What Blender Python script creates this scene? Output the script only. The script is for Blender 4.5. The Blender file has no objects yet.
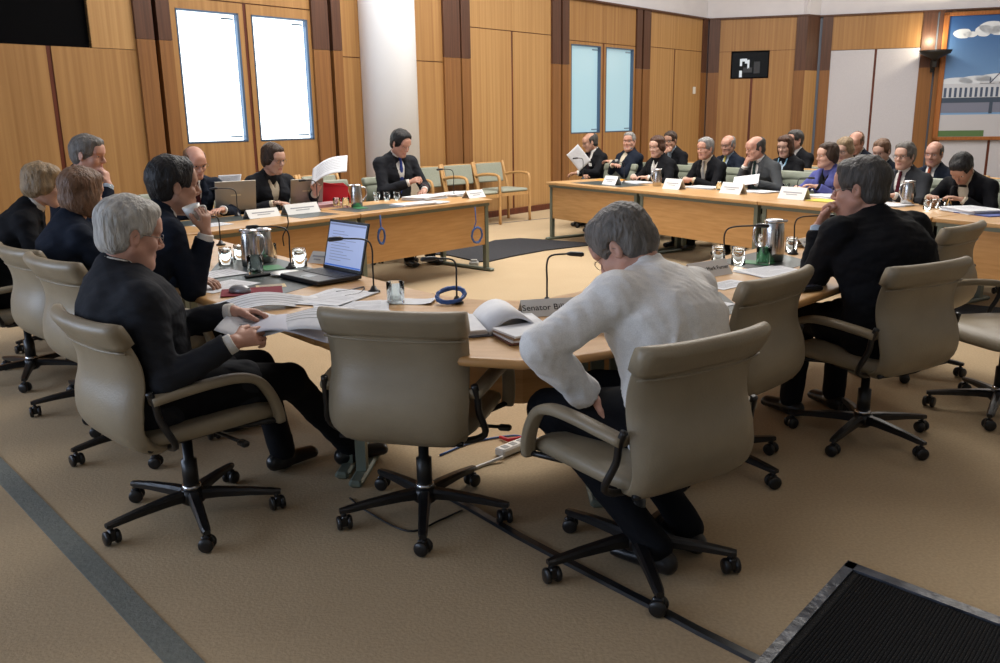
import bpy, math, random
import numpy as np
from mathutils import Vector, Matrix
random.seed(7)
COL = bpy.context.scene.collection
PI = math.pi
def rad(d): return math.radians(d)

# ------------------------------------------------------------ materials
MATS = {}
def principled(name, color, rough=0.6, metal=0.0, spec=0.5, noise=None, bump=None, trans=0.0, emit=None, sheen=0.0, coat=0.0, alpha=1.0, coords='Object'):
    """noise=(scale, color2, (sx,sy,sz)); bump=(scale,strength,(sx,sy,sz))"""
    if name in MATS: return MATS[name]
    m = bpy.data.materials.new(name); m.use_nodes = True
    nt = m.node_tree; b = nt.nodes['Principled BSDF']
    b.inputs['Base Color'].default_value = (*color, 1)
    b.inputs['Roughness'].default_value = rough
    b.inputs['Metallic'].default_value = metal
    b.inputs['Specular IOR Level'].default_value = spec
    b.inputs['Transmission Weight'].default_value = trans
    b.inputs['Sheen Weight'].default_value = sheen
    b.inputs['Coat Weight'].default_value = coat
    b.inputs['Alpha'].default_value = alpha
    if emit:
        b.inputs['Emission Color'].default_value = (*emit[0], 1)
        b.inputs['Emission Strength'].default_value = emit[1]
    tc = nt.nodes.new('ShaderNodeTexCoord')
    def nz(scale, st, detail=4):
        mp = nt.nodes.new('ShaderNodeMapping'); mp.inputs['Scale'].default_value = st
        nt.links.new(tc.outputs[coords], mp.inputs['Vector'])
        n = nt.nodes.new('ShaderNodeTexNoise'); n.inputs['Scale'].default_value = scale
        n.inputs['Detail'].default_value = detail
        nt.links.new(mp.outputs['Vector'], n.inputs['Vector'])
        return n
    if noise:
        n = nz(noise[0], noise[2] if len(noise) > 2 else (1, 1, 1))
        r = nt.nodes.new('ShaderNodeValToRGB')
        r.color_ramp.elements[0].position = .32; r.color_ramp.elements[1].position = .68
        r.color_ramp.elements[0].color = (*color, 1); r.color_ramp.elements[1].color = (*noise[1], 1)
        nt.links.new(n.outputs['Fac'], r.inputs['Fac']); nt.links.new(r.outputs['Color'], b.inputs['Base Color'])
    if bump:
        n = nz(bump[0], bump[2] if len(bump) > 2 else (1, 1, 1), 3)
        bp = nt.nodes.new('ShaderNodeBump'); bp.inputs['Strength'].default_value = bump[1]
        bp.inputs['Distance'].default_value = .01
        nt.links.new(n.outputs['Fac'], bp.inputs['Height']); nt.links.new(bp.outputs['Normal'], b.inputs['Normal'])
    MATS[name] = m
    return m

def c255(r, g, b):
    f = lambda v: ((v/255+.055)/1.055)**2.4 if v/255 > .04045 else v/255/12.92
    return (f(r), f(g), f(b))

# ------------------------------------------------------------ mesh builder
class MB:
    def __init__(s): s.v = []; s.f = []; s.m = []; s.sm = []
    def add(s, vs, fs, mi=0, smooth=False):
        o = len(s.v); s.v += [tuple(v) for v in vs]
        for f in fs: s.f.append(tuple(i+o for i in f)); s.m.append(mi); s.sm.append(smooth)
        return s
    def box(s, lo, hi, M=None, bev=0.0, mi=0):
        x0, y0, z0 = lo; x1, y1, z1 = hi
        if bev <= 0:
            vs = [Vector((x, y, z)) for z in (z0, z1) for y in (y0, y1) for x in (x0, x1)]
            fs = [(0, 2, 3, 1), (4, 5, 7, 6), (0, 1, 5, 4), (2, 6, 7, 3), (0, 4, 6, 2), (1, 3, 7, 5)]
            if M is not None: vs = [M @ v for v in vs]
            return s.add(vs, fs, mi)
        b = min(bev, (x1-x0)/2.01, (y1-y0)/2.01, (z1-z0)/2.01)
        rings = []
        for z, ins in ((z0, b), (z0+b, 0), (z1-b, 0), (z1, b)):
            r = []
            a, c, d, e = x0+ins, x1-ins, y0+ins, y1-ins
            q = b if ins == 0 else b*.6
            r = [(a+q, d, z), (c-q, d, z), (c, d+q, z), (c, e-q, z), (c-q, e, z), (a+q, e, z), (a, e-q, z), (a, d+q, z)]
            rings.append([Vector(p) for p in r])
        if M is not None: rings = [[M @ p for p in r] for r in rings]
        return s.loft(rings, mi=mi, smooth=False)
    def loft(s, rings, closed=True, caps=True, mi=0, smooth=True):
        n = len(rings[0]); vs = [p for r in rings for p in r]; fs = []
        for i in range(len(rings)-1):
            for j in range(n if closed else n-1):
                k = (j+1) % n
                fs.append((i*n+j, i*n+k, (i+1)*n+k, (i+1)*n+j))
        if caps and closed:
            fs.append(tuple(range(n-1, -1, -1))); fs.append(tuple((len(rings)-1)*n+j for j in range(n)))
        return s.add(vs, fs, mi, smooth)
    def tube(s, pts, r, n=8, mi=0, caps=True, flat=None):
        pts = [Vector(p) for p in pts]; rings = []
        up = Vector((0, 0, 1)); prev = None
        for i, p in enumerate(pts):
            t = (pts[min(i+1, len(pts)-1)] - pts[max(i-1, 0)]).normalized()
            if prev is None:
                a = t.cross(up)
                if a.length < .1: a = t.cross(Vector((1, 0, 0)))
                a.normalize()
            else:
                a = (prev - t*prev.dot(t)).normalized()
            prev = a; b = t.cross(a)
            rr = r[i] if isinstance(r, (list, tuple)) else r
            ra, rb = (rr, rr) if flat is None else (rr, rr*flat)
            rings.append([p + a*ra*math.cos(2*PI*k/n) + b*rb*math.sin(2*PI*k/n) for k in range(n)])
        return s.loft(rings, mi=mi, caps=caps)
    def lathe(s, prof, M=None, n=20, mi=0):
        rings = [[Vector((r*math.cos(2*PI*k/n), r*math.sin(2*PI*k/n), z)) for k in range(n)] for r, z in prof]
        if M is not None: rings = [[M @ p for p in r] for r in rings]
        return s.loft(rings, mi=mi)
    def prism(s, poly, z0, z1, mi=0, M=None):
        n = len(poly)
        vs = [Vector((x, y, z0)) for x, y in poly]+[Vector((x, y, z1)) for x, y in poly]
        if M is not None: vs = [M @ v for v in vs]
        fs = [tuple(range(n-1, -1, -1)), tuple(range(n, 2*n))]+[(i, (i+1) % n, (i+1) % n+n, i+n) for i in range(n)]
        return s.add(vs, fs, mi)
    def sphere(s, c, r, n=12, mi=0):
        c = Vector(c); rx, ry, rz = r if isinstance(r, tuple) else (r, r, r)
        rings = []
        for i in range(1, n//2+1):
            a = PI*(i-.5)/(n//2+0.0); 
            rings.append([c+Vector((rx*math.sin(a)*math.cos(2*PI*k/n), ry*math.sin(a)*math.sin(2*PI*k/n), -rz*math.cos(a))) for k in range(n)])
        return s.loft(rings, mi=mi)
    def build(s, name, mats, parent=None, loc=None, rz=0):
        me = bpy.data.meshes.new(name)
        me.from_pydata(s.v, [], s.f)
        if not isinstance(mats, (list, tuple)): mats = [mats]
        for m in mats: me.materials.append(m)
        me.polygons.foreach_set('material_index', s.m)
        me.polygons.foreach_set('use_smooth', s.sm)
        me.update()
        o = bpy.data.objects.new(name, me); COL.objects.link(o)
        if parent: o.parent = parent
        if loc: o.location = loc
        if rz: o.rotation_euler[2] = rz
        return o

def tag(o, label=None, cat=None, group=None, kind=None):
    if label: o['label'] = label
    if cat: o['category'] = cat
    if group: o['group'] = group
    if kind: o['kind'] = kind
    return o
def thing(name, label, cat, loc=(0, 0, 0), rz=0, group=None):
    o = bpy.data.objects.new(name, None); COL.objects.link(o)
    o.location = loc; o.rotation_euler = (0, 0, rz); o.empty_display_size = .1
    return tag(o, label, cat, group)
def struct(o): o['kind'] = 'structure'; return o
def dup(root, loc, rz, label=None, group=None, name=None, rot=None):
    r = root.copy(); COL.objects.link(r)
    if name: r.name = name
    r.location = loc; r.rotation_euler = rot if rot else (0, 0, rz)
    if label: r['label'] = label
    if group: r['group'] = group
    def rec(src, dst):
        for ch in [o for o in src.children]:
            c = ch.copy(); COL.objects.link(c); c.parent = dst; rec(ch, c)
    rec(root, r)
    return r
def spline(ctrl, n=8):
    """Catmull-Rom through control points"""
    P = [Vector(p) for p in ctrl]; P = [P[0]*2-P[1]]+P+[P[-1]*2-P[-2]]; out = []
    for i in range(1, len(P)-2):
        for k in range(n):
            t = k/n
            out.append(.5*((2*P[i])+(P[i+1]-P[i-1])*t+(2*P[i-1]-5*P[i]+4*P[i+1]-P[i+2])*t*t+(3*P[i]-3*P[i-1]+P[i+2]-P[i+1]-P[i]*0+(-P[i-1]*0)-P[i]*0 if False else (-P[i-1]+3*P[i]-3*P[i+1]+P[i+2]))*t**3))
    out.append(P[-2]); return out

# ------------------------------------------------------------ signed-distance field sculpting
def npv(a): return np.array(tuple(a), dtype=np.float32)
def unit(a): a = npv(a); return a/max(1e-9, float(np.linalg.norm(a)))
class Field:
    def __init__(s, lo, hi, h):
        s.h = h; s.lo = npv(lo); n = np.ceil((npv(hi)-s.lo)/h).astype(int)+1
        s.n = n; s.V = np.full(tuple(n), .1, np.float32)
        s.ax = [s.lo[i]+h*np.arange(n[i], dtype=np.float32) for i in range(3)]
    def sub(s, lo, hi):
        a = np.clip(np.floor((npv(lo)-s.lo)/s.h).astype(int), 0, s.n); b = np.clip(np.ceil((npv(hi)-s.lo)/s.h).astype(int)+1, 0, s.n)
        sl = tuple(slice(a[i], b[i]) for i in range(3))
        X = s.ax[0][sl[0]][:, None, None]; Y = s.ax[1][sl[1]][None, :, None]; Z = s.ax[2][sl[2]][None, None, :]
        return sl, X, Y, Z
    def put(s, fn, lo, hi, k=.02, cut=None):
        m = k+2.5*s.h
        sl, X, Y, Z = s.sub(npv(lo)-m, npv(hi)+m)
        if 0 in s.V[sl].shape: return
        d = fn(X, Y, Z)
        if cut is not None:
            for c, nrm in cut:
                d = np.maximum(d, (X-c[0])*nrm[0]+(Y-c[1])*nrm[1]+(Z-c[2])*nrm[2])
        V = s.V[sl]
        if k > 0:
            hh = np.clip(.5+.5*(V-d)/k, 0, 1); s.V[sl] = V+(d-V)*hh-k*hh*(1-hh)
        else: s.V[sl] = np.minimum(V, d)
    def carve(s, fn, lo, hi, k=.008):
        m = k+2.5*s.h
        sl, X, Y, Z = s.sub(npv(lo)-m, npv(hi)+m)
        if 0 in s.V[sl].shape: return
        d = -fn(X, Y, Z); V = s.V[sl]
        if k > 0:
            hh = np.clip(.5-.5*(V-d)/k, 0, 1); s.V[sl] = V+(d-V)*hh+k*hh*(1-hh)
        else: s.V[sl] = np.maximum(V, d)
    def cone(s, a, b, ra, rb, k=.02, cut=None):
        a = npv(a); b = npv(b); ba = b-a; L2 = float(ba@ba)+1e-9
        def fn(X, Y, Z):
            px, py, pz = X-a[0], Y-a[1], Z-a[2]
            t = np.clip((px*ba[0]+py*ba[1]+pz*ba[2])/L2, 0, 1)
            return np.sqrt((px-t*ba[0])**2+(py-t*ba[1])**2+(pz-t*ba[2])**2)-(ra+(rb-ra)*t)
        R = max(ra, rb); s.put(fn, np.minimum(a, b)-R, np.maximum(a, b)+R, k, cut)
    def _ecap(s, a, b, ra, rb, side):
        a = npv(a); b = npv(b); L = float(np.linalg.norm(b-a)); w = (b-a)/max(L, 1e-6)
        x = npv(side); x = unit(x-w*float(x@w)); y = np.cross(w, x)
        def fn(X, Y, Z):
            px, py, pz = X-a[0], Y-a[1], Z-a[2]
            u = px*x[0]+py*x[1]+pz*x[2]; v = px*y[0]+py*y[1]+pz*y[2]; q = px*w[0]+py*w[1]+pz*w[2]
            t = np.clip(q/max(L, 1e-6), 0, 1)
            rx = ra[0]+(rb[0]-ra[0])*t; ry = ra[1]+(rb[1]-ra[1])*t; rm = np.minimum(rx, ry)
            return (np.sqrt((u/rx)**2+(v/ry)**2+((q-t*L)/rm)**2)-1)*rm
        R = max(ra[0], ra[1], rb[0], rb[1])
        return fn, np.minimum(a, b)-R, np.maximum(a, b)+R
    def ecap(s, a, b, ra, rb, side=(1, 0, 0), k=.03, cut=None):
        fn, lo, hi = s._ecap(a, b, ra, rb, side); s.put(fn, lo, hi, k, cut)
    def _ell(s, c, r, M=None):
        c = npv(c); M = np.eye(3, dtype=np.float32) if M is None else M; rm = min(r)
        def fn(X, Y, Z):
            px, py, pz = X-c[0], Y-c[1], Z-c[2]
            u = px*M[0, 0]+py*M[1, 0]+pz*M[2, 0]; v = px*M[0, 1]+py*M[1, 1]+pz*M[2, 1]; w = px*M[0, 2]+py*M[1, 2]+pz*M[2, 2]
            k0 = np.sqrt((u/r[0])**2+(v/r[1])**2+(w/r[2])**2); k1 = np.sqrt((u/r[0]**2)**2+(v/r[1]**2)**2+(w/r[2]**2)**2)+1e-6
            return k0*(k0-1)/k1
        R = max(r); return fn, c-R, c+R
    def ell(s, c, r, M=None, k=.02, cut=None):
        fn, lo, hi = s._ell(c, r, M); s.put(fn, lo, hi, k, cut)
    def carve_ell(s, c, r, M=None, k=.008):
        fn, lo, hi = s._ell(c, r, M); s.carve(fn, lo, hi, k)
    def wobble(s, amp, freq, seed=0, stretch=(1, 1, 1)):
        rng = np.random.RandomState(seed); X = s.ax[0][:, None, None]; Y = s.ax[1][None, :, None]; Z = s.ax[2][None, None, :]
        acc = 0
        for o in range(5):
            d = rng.randn(3); d /= np.linalg.norm(d); d = d*np.array(stretch)*freq*(1+o*.55)
            e = rng.randn(3); e /= np.linalg.norm(e); e = e*freq*.5
            acc = acc+np.sin(X*d[0]+Y*d[1]+Z*d[2]+rng.rand()*6.3+1.3*np.sin(X*e[0]+Y*e[1]+Z*e[2]))/(1+o*.5)
        m = np.abs(s.V) < .06
        s.V = np.where(m, s.V+(amp*acc).astype(np.float32), s.V)
    def mesh(s):
        V = s.V; V[0] = V[-1] = .1; V[:, 0] = V[:, -1] = .1; V[:, :, 0] = V[:, :, -1] = .1
        S = V < 0
        cnt = np.zeros(tuple(np.array(V.shape)-1), np.int8)
        for dx in (0, 1):
            for dy in (0, 1):
                for dz in (0, 1):
                    cnt += S[dx:S.shape[0]-1+dx, dy:S.shape[1]-1+dy, dz:S.shape[2]-1+dz]
        I = np.argwhere((cnt > 0) & (cnt < 8)); 
        ids = np.full(cnt.shape, -1, np.int32); ids[I[:, 0], I[:, 1], I[:, 2]] = np.arange(len(I))
        acc = np.zeros((len(I), 3)); num = np.zeros(len(I))
        cor = [(a, b, c) for a in (0, 1) for b in (0, 1) for c in (0, 1)]
        val = {c: V[I[:, 0]+c[0], I[:, 1]+c[1], I[:, 2]+c[2]] for c in cor}
        for a in cor:
            for ax in range(3):
                if a[ax]: continue
                b = list(a); b[ax] = 1; b = tuple(b)
                va, vb = val[a], val[b]; m = (va < 0) != (vb < 0)
                t = np.where(m, va/np.where(m, va-vb, 1), 0)
                p = np.tile(np.array(a, float), (len(I), 1)); p[:, ax] = t
                acc[m] += p[m]; num[m] += 1
        P = (I+acc/num[:, None])*s.h+s.lo
        quads = []
        for ax in range(3):
            sl0 = [slice(None)]*3; sl1 = [slice(None)]*3; sl0[ax] = slice(0, -1); sl1[ax] = slice(1, None)
            A = S[tuple(sl0)]; B = S[tuple(sl1)]
            E = np.argwhere(A != B); flip = A[E[:, 0], E[:, 1], E[:, 2]]
            u, v = (ax+1) % 3, (ax+2) % 3
            ok = (E[:, u] > 0) & (E[:, v] > 0); E = E[ok]; flip = flip[ok]
            def cell(du, dv):
                q = E.copy(); q[:, u] -= du; q[:, v] -= dv
                return ids[q[:, 0], q[:, 1], q[:, 2]]
            Q = np.stack([cell(1, 1), cell(0, 1), cell(0, 0), cell(1, 0)], 1)
            Q[~flip] = Q[~flip][:, ::-1]
            quads.append(Q)
        return P, np.concatenate(quads)
    def build(s, name, mats, parent=None, classify=None):
        P, Q = s.mesh()
        me = bpy.data.meshes.new(name)
        me.vertices.add(len(P)); me.vertices.foreach_set('co', P.astype(np.float32).ravel())
        me.loops.add(len(Q)*4); me.loops.foreach_set('vertex_index', Q.astype(np.int32).ravel())
        me.polygons.add(len(Q)); me.polygons.foreach_set('loop_start', np.arange(0, len(Q)*4, 4, dtype=np.int32))
        me.polygons.foreach_set('loop_total', np.full(len(Q), 4, np.int32))
        me.polygons.foreach_set('use_smooth', np.ones(len(Q), bool))
        if not isinstance(mats, (list, tuple)): mats = [mats]
        for m in mats: me.materials.append(m)
        if classify is not None:
            me.polygons.foreach_set('material_index', classify(P[Q].mean(1)).astype(np.int32))
        me.update(calc_edges=True); me.validate()
        o = bpy.data.objects.new(name, me); COL.objects.link(o)
        if parent: o.parent = parent
        return o
# ------------------------------------------------------------ people
def rotx(a): c, s_ = math.cos(a), math.sin(a); return np.array([[1, 0, 0], [0, c, -s_], [0, s_, c]])
def roty(a): c, s_ = math.cos(a), math.sin(a); return np.array([[c, 0, s_], [0, 1, 0], [-s_, 0, c]])
def rotz(a): c, s_ = math.cos(a), math.sin(a); return np.array([[c, -s_, 0], [s_, c, 0], [0, 0, 1]])
SKIN = {}
def skin_mat(key):
    cols = {'pale': ((.60, .38, .29), (.54, .31, .23)), 'ruddy': ((.55, .31, .23), (.48, .24, .17)), 'tan': ((.46, .26, .18), (.40, .21, .14))}
    a, b = cols[key]
    return principled('skin_'+key, a, .5, spec=.4, noise=(18, b), bump=(120, .08))
def lip_mat(): return principled('lips', (.42, .18, .15), .45)
def brow_mat(c): return None
def cloth(name, c, rough=.85, stripe=False):
    d = tuple(v*.85+.0005 for v in c)
    return principled('cloth_'+name, tuple(v*.8 for v in c) if sum(c)<.3 else c, rough, spec=.12, noise=(260, d), bump=(16, .45, (1, 1, 1.8)), sheen=.0)
CLOTH = {
 'black': (.009, .0095, .012), 'navy': (.012, .017, .030), 'charcoal': (.024, .026, .032), 'grey': (.075, .08, .085), 'darkgrey': (.045, .048, .054),
 'purple': (.095, .105, .31), 'white': (.72, .70, .66), 'cream': (.62, .55, .42), 'paleblue': (.42, .52, .62), 'stripe': (.82, .81, .79), 'tan': (.4, .3, .2),
 'tie_red': (.10, .012, .022), 'tie_blue': (.035, .06, .26), 'tie_silver': (.33, .32, .30), 'tie_yellow': (.5, .42, .1), 'tie_dark': (.03, .02, .03), 'tie_green': (.03, .06, .055), 'tie_orange': (.4, .09, .04), 'tie_maroon': (.06, .012, .015), 'tie_lilac':(.3,.2,.3)}
HAIRC = {'white': (.56, .54, .50), 'grey': (.17, .155, .14), 'darkgrey': (.075, .068, .062), 'black': (.008, .007, .008), 'brown': (.055, .03, .018), 'lightbrown': (.19, .10, .055), 'blonde': (.34, .235, .13), 'silver': (.32, .31, .30), 'auburn': (.09, .038, .02)}
def hair_mat(key):
    c = HAIRC[key]; d = tuple(v*.5 for v in c)
    return principled('hair_'+key, d, .5, spec=.35, noise=(38, c, (1.6, 1.0, .35)), bump=(90, .9, (1.5, 1, .35)))

def person(name, label, loc, rz, group=None, **K):
    g = lambda k, d=None: K.get(k, d)
    h = g('res', .0085); s = g('s', 1.0); fem = g('fem', False)
    root = thing('person', label, 'person', (loc[0], loc[1], 0), rz, group)
    lean = rad(g('lean', 8)); tw = rad(g('twist', 0)); sl = rad(g('side', 0))
    SB = rotz(tw)@roty(sl)           # lateral frame of torso
    up = lambda a: SB@np.array([0, math.sin(a), math.cos(a)])
    fw = lambda a: SB@np.array([0, math.cos(a), -math.sin(a)])
    X = SB@np.array([1., 0, 0])
    H = np.array([0, g('hipy', 0.), .555])
    bd = g('bulk', 1.0)
    W = H+up(lean*.45)*.155*s; C = W+up(lean)*.20*s; N = C+up(lean*1.25)*.165*s
    hw = (.155 if fem else .178)*s*g('sw', 1.0)
    uN = up(lean*1.25)
    shr = g('shrug', 0.0)
    shl = {1: N+X*hw-uN*(.072-shr)+fw(lean)*g('shf', .0), -1: N-X*hw-uN*(.072-shr)+fw(lean)*g('shf', .0)}
    # head frame
    M = rotz(tw+rad(g('yaw', 0)))@rotx(-rad(g('pitch', 5)))@roty(rad(g('roll', 0)))
    nl = .065*s
    nk = N+up(lean*1.25)*nl*.8+fw(0)*.012+(SB@np.array([0, 1, 0]))*.012
    HC = nk+M@np.array([0, .028, .085])*s
    topz = (HC+M@np.array([0, -.01, .122])*s)[2]
    if g('top'):                     # slide the seat-to-shoulder height so the crown sits at the right height
        dz = g('top')-topz
        k = dz
        W = W+np.array([0, 0, dz*.35]); C = C+np.array([0, 0, dz*.75]); N = N+np.array([0, 0, dz])
        for q in (1, -1): shl[q] = shl[q]+np.array([0, 0, dz])
        nk = nk+np.array([0, 0, dz]); HC = HC+np.array([0, 0, dz])
    def hp(x, y, z): return HC+M@(np.array([x, y, z])*s)
    # arms by two-bone IK
    LU, LF = .285*s, .255*s
    arms = {}
    for side, key in ((1, 'R'), (-1, 'L')):
        wr = g('wr'+key); 
        if wr is None: wr = (side*.13, .40, .775)
        if len(wr) == 4: wr = hp(*wr[:3])           # relative to head
        wr = np.array(wr, float); S_ = shl[side]
        d = wr-S_; D = np.linalg.norm(d)
        if D > (LU+LF)*.985: wr = S_+d/D*(LU+LF)*.985; d = wr-S_; D = np.linalg.norm(d)
        dn = d/D; a = (LU**2-LF**2+D**2)/(2*D); hh = math.sqrt(max(LU**2-a*a, 0))
        hint = np.array(g('el'+key, (side*.75, -.35, -.75)), float); hint = hint-dn*(hint@dn); hint /= np.linalg.norm(hint)
        E = S_+dn*a+hint*hh
        fd = (wr-E)/np.linalg.norm(wr-E)
        dh = np.array(g('hd'+key, fd*.8+np.array([-side*.45, .25, -.1])), float); dh = dh/np.linalg.norm(dh)
        pn = np.array(g('pn'+key, (0, 0, -1)), float); pn = pn-dh*(pn@dh); pn /= np.linalg.norm(pn)
        arms[side] = (S_, E, wr, fd, dh, pn, g('curl'+key, 22))
    # legs
    legs = {}
    kn = g('knees', ((-.12, .43, .52), (.12, .43, .52))); ft = g('feet', ((-.13, .47, .09), (.13, .44, .09)))
    for i, side in ((0, -1), (1, 1)):
        legs[side] = (H+np.array([side*.085, .0, -.015]), np.array(kn[i], float), np.array(ft[i], float))
    allp = [H, N, HC]+[p for a in arms.values() for p in a[:3]]+[p for l in legs.values() for p in l]
    lo = np.min(allp, 0)-.23; hi = np.max(allp, 0)+.23; lo[2] = max(lo[2], -.02)
    # ---- body: one continuous skin surface
    F = Field(lo, hi, h)
    I = .026
    F.ecap(H, W, (.155*bd-I, .115*bd-I), (.145*bd-I, .105*bd-I), X)
    F.ecap(W, C, (.145*bd-I, .105*bd-I), (.165*bd-I, .115*bd-I), X)
    F.ecap(C, N-uN*.05, (.165*bd-I, .115*bd-I), (.12-I, .085-I), X)
    F.cone(N-uN*.02, nk+M@np.array([0, .004, .035]), .058*s, .054*s, .025)
    for side in (1, -1):
        S_, E, wr, fd, dh, pn, curl = arms[side]
        F.cone(N-uN*.04, S_, .05, .048, .03)
        F.cone(S_, E, .046*s, .037*s, .015); F.cone(E, wr, .037*s, .0255*s, .012)
        # hand
        hs = s*(.92 if fem else 1.0); sd = np.cross(pn, dh)*(-side)    # thumb side
        F.ecap(wr+dh*.012*hs, wr+dh*.075*hs, (.024*hs, .016*hs), (.036*hs, .0135*hs), sd, k=.014)
        for fi, (off, ln, rr) in enumerate(((.029, .074, .0088), (.010, .082, .0092), (-.010, .076, .0088), (-.028, .060, .0078))):
            p = wr+dh*(.088-abs(off)*.18)*hs+sd*off*hs; d_ = dh+sd*off*2.2; d_ /= np.linalg.norm(d_)
            for j, fr in enumerate((.42, .32, .26)):
                an = rad(curl*(.6+.5*j)+fi*2); ax = d_*math.cos(an)+pn*math.sin(an); n2 = pn*math.cos(an)-d_*math.sin(an)
                q = p+ax*ln*fr*hs; F.cone(p, q, rr*hs*(1-.08*j), rr*hs*(.92-.08*j), .004 if h < .006 else .003); p = q; d_ = ax; pn_ = n2
                pn = n2
            pn = arms[side][5]
        p = wr+dh*.03*hs+sd*.022*hs+pn*.004; t1 = dh*.62+sd*.62+pn*.35; t1 /= np.linalg.norm(t1)
        q = p+t1*.04*hs; F.cone(p, q, .0135*hs, .0115*hs, .01)
        t2 = dh*.85+sd*.2+pn*.45; t2 /= np.linalg.norm(t2); F.cone(q, q+t2*.034*hs, .011*hs, .009*hs, .004)
    for side in (1, -1):
        a, b, c = legs[side]
        F.cone(a, b, .075, .05, .03); F.cone(b, c, .046, .032, .02); F.cone(c, c+np.array([0, .03, -.035]), .030, .025, .02)
    # head
    e = lambda c, r, k=.018: F.ell(hp(*c), tuple(v*s for v in r), M, k)
    cn = lambda a, b, ra, rb, k=.012: F.cone(hp(*a), hp(*b), ra*s, rb*s, k)
    fat = g('fat', 1.0)
    e((0, -.014, .036), (.074, .095, .083)); e((0, .028, -.035), (.060*fat, .062, .078)); e((0, .066, -.098), (.026*fat, .020, .018), .025)
    for q in (1, -1):
        cn((q*.052*fat, -.002, -.05), (q*.02, .060, -.103), .020*fat, .016, .03)
        e((q*.036*fat, .060, -.028), (.023, .022, .022), .02)
        cn((q*.008, .091, .020), (q*.046, .076, .022), .0105, .010, .016)
    if fat > 1.03: e((0, .03, -.105), (.05*fat, .05, .028), .03)
    e((0, .072, .048), (.05, .026, .034), .03)
    cn((0, .090, .006), (0, .110, -.030), .0075, .0105, .010); cn((0, .104, -.034), (0, .092, -.042), .0105, .009, .006)
    for q in (1, -1):
        e((q*.012, .096, -.036), (.0085, .010, .0075), .005)
        F.carve_ell(hp(q*.031, .094, .001), (.0175*s, .014*s, .0105*s), M, .012)
        e((q*.031, .0765, .0), (.0135, .0125, .0125), .004)
        cn((q*.0205, .083, .0065), (q*.043, .079, .0055), .0035, .0035, .005)
    cn((-.018, .0850, -.064), (.018, .0850, -.064), .005, .005, .008); cn((-.015, .0840, -.0745), (.015, .0840, -.0745), .0055, .0055, .008)
    cn((0, .0905, -.064), (0, .0905, -.064), .0045, .0045, .008)
    fnc = F._ell(hp(0, .097, -.0692), (.024*s, .010*s, .0022*s), M); F.carve(fnc[0], fnc[1], fnc[2], .002)
    for q in (1, -1):
        Me = M@rotz(-q*.35)@rotx(.12)
        F.ell(hp(q*.077, -.008, -.008), (.0085*s, .019*s, .032*s), Me, .006); F.carve_ell(hp(q*.085, -.004, -.005), (.006*s, .010*s, .019*s), Me, .004)
    HCn = HC; Mi = M.T
    def cls(c):
        q = (c-HCn)@M/s
        r = np.zeros(len(c), int)
        r[((q[:, 0]/.023)**2+((q[:, 2]+.069)/.0095)**2 < 1) & (q[:, 1] > .076)] = 1
        for qq in (1, -1):
            dd = np.sqrt(((q[:, 0]-qq*.031)/.0115)**2+((q[:, 2]-.0)/.0052)**2)
            r[(dd < 1) & (q[:, 1] > .074)] = 2
            dd = np.sqrt((q[:, 0]-qq*.031)**2+(q[:, 2]-.0)**2); r[(dd < .0052) & (q[:, 1] > .074)] = 3
        return r
    sk = skin_mat(g('skin', 'pale'))
    eyew = principled('eye_white', (.62, .58, .54), .3); iris = principled('eye_iris', (.03, .02, .015), .2)
    F.build('body', [sk, lip_mat(), eyew, iris], root, cls)
    # ---- hair
    st = g('hair', 'short'); hcol = g('haircol', 'brown')
    if st != 'none':
        hh = min(h, .006); pad = .15*s
        G = Field(HC-pad-np.array([0, 0, .06 if st == 'bob' else 0]), HC+pad, hh)
        t = g('hairt', .010)
        ge = lambda c, r, k=.015: G.ell(hp(*c), tuple(v*s for v in r), M, k)
        ge((0, -.016, .036), (.074+t, .095+t, .083+t*1.1))
        if st != 'bald':
            ge((0, .045, .085), (.052+t*.6, .042, .026+t*.4), .03)
        ge((0, -.045, -.03), (.062+t*.6, .055+t*.6, .055), .03)
        if st == 'bob':
            for q in (1, -1): ge((q*.062, -.01, -.045), (.028, .055, .075), .03)
            ge((0, -.06, -.05), (.070, .042, .075), .03); ge((0, .055, .080), (.06, .040, .035), .03)
        if st == 'wavy':
            for q in (1, -1): ge((q*.068, -.012, -.008), (.026, .052, .045), .03)
            ge((0, -.06, -.02), (.072, .048, .06), .03); ge((0, -.02, .075), (.075, .085, .055), .03)
        cr = lambda c, r, k=.008: G.carve_ell(hp(*c), tuple(v*s for v in r), M, k)
        fl = g('hairline', .0)
        if st == 'bob': cr((0, .115, -.05), (.062, .075, .112))
        elif st == 'wavy': cr((0, .115, -.045), (.066, .078, .108))
        else:
            cr((0, .116, -.040+fl), (.092, .080, .124)); 
            for q in (1, -1): cr((q*.090, .040, -.035), (.036, .042, .055)); cr((q*.092, .0, -.05), (.030, .034, .040)); cr((q*.092, -.006, -.010), (.028, .020, .034))
            cr((0, .02, -.125), (.12, .12, .052), .01)
            # temples recede
        if st == 'receding':
            for q in (1, -1): cr((q*.045, .10, .085), (.035, .06, .045))
        if st == 'bald':
            cr((0, .035, .115), (.088, .125, .088)); cr((0, .09, .03), (.1, .08, .1))
        if g('beard'):
            G.ell(hp(0, .034, -.090), (.060*s, .058*s, .036*s), M, .006); G.carve_ell(hp(0, .10, -.066), (.024*s, .024*s, .011*s), M, .004)
        G.wobble(.0012, 170 if hh < .005 else 120, 3, (1.4, 1, .25))
        G.wobble(.0018, 55, 5, (1, 1, .5))
        # brows
        for q in (1, -1):
            G.cone(hp(q*.016, .0945, .0215), hp(q*.045, .0835, .0225), .0062*s, .0048*s, .002)
        G.build('hair', hair_mat(hcol), root)
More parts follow.
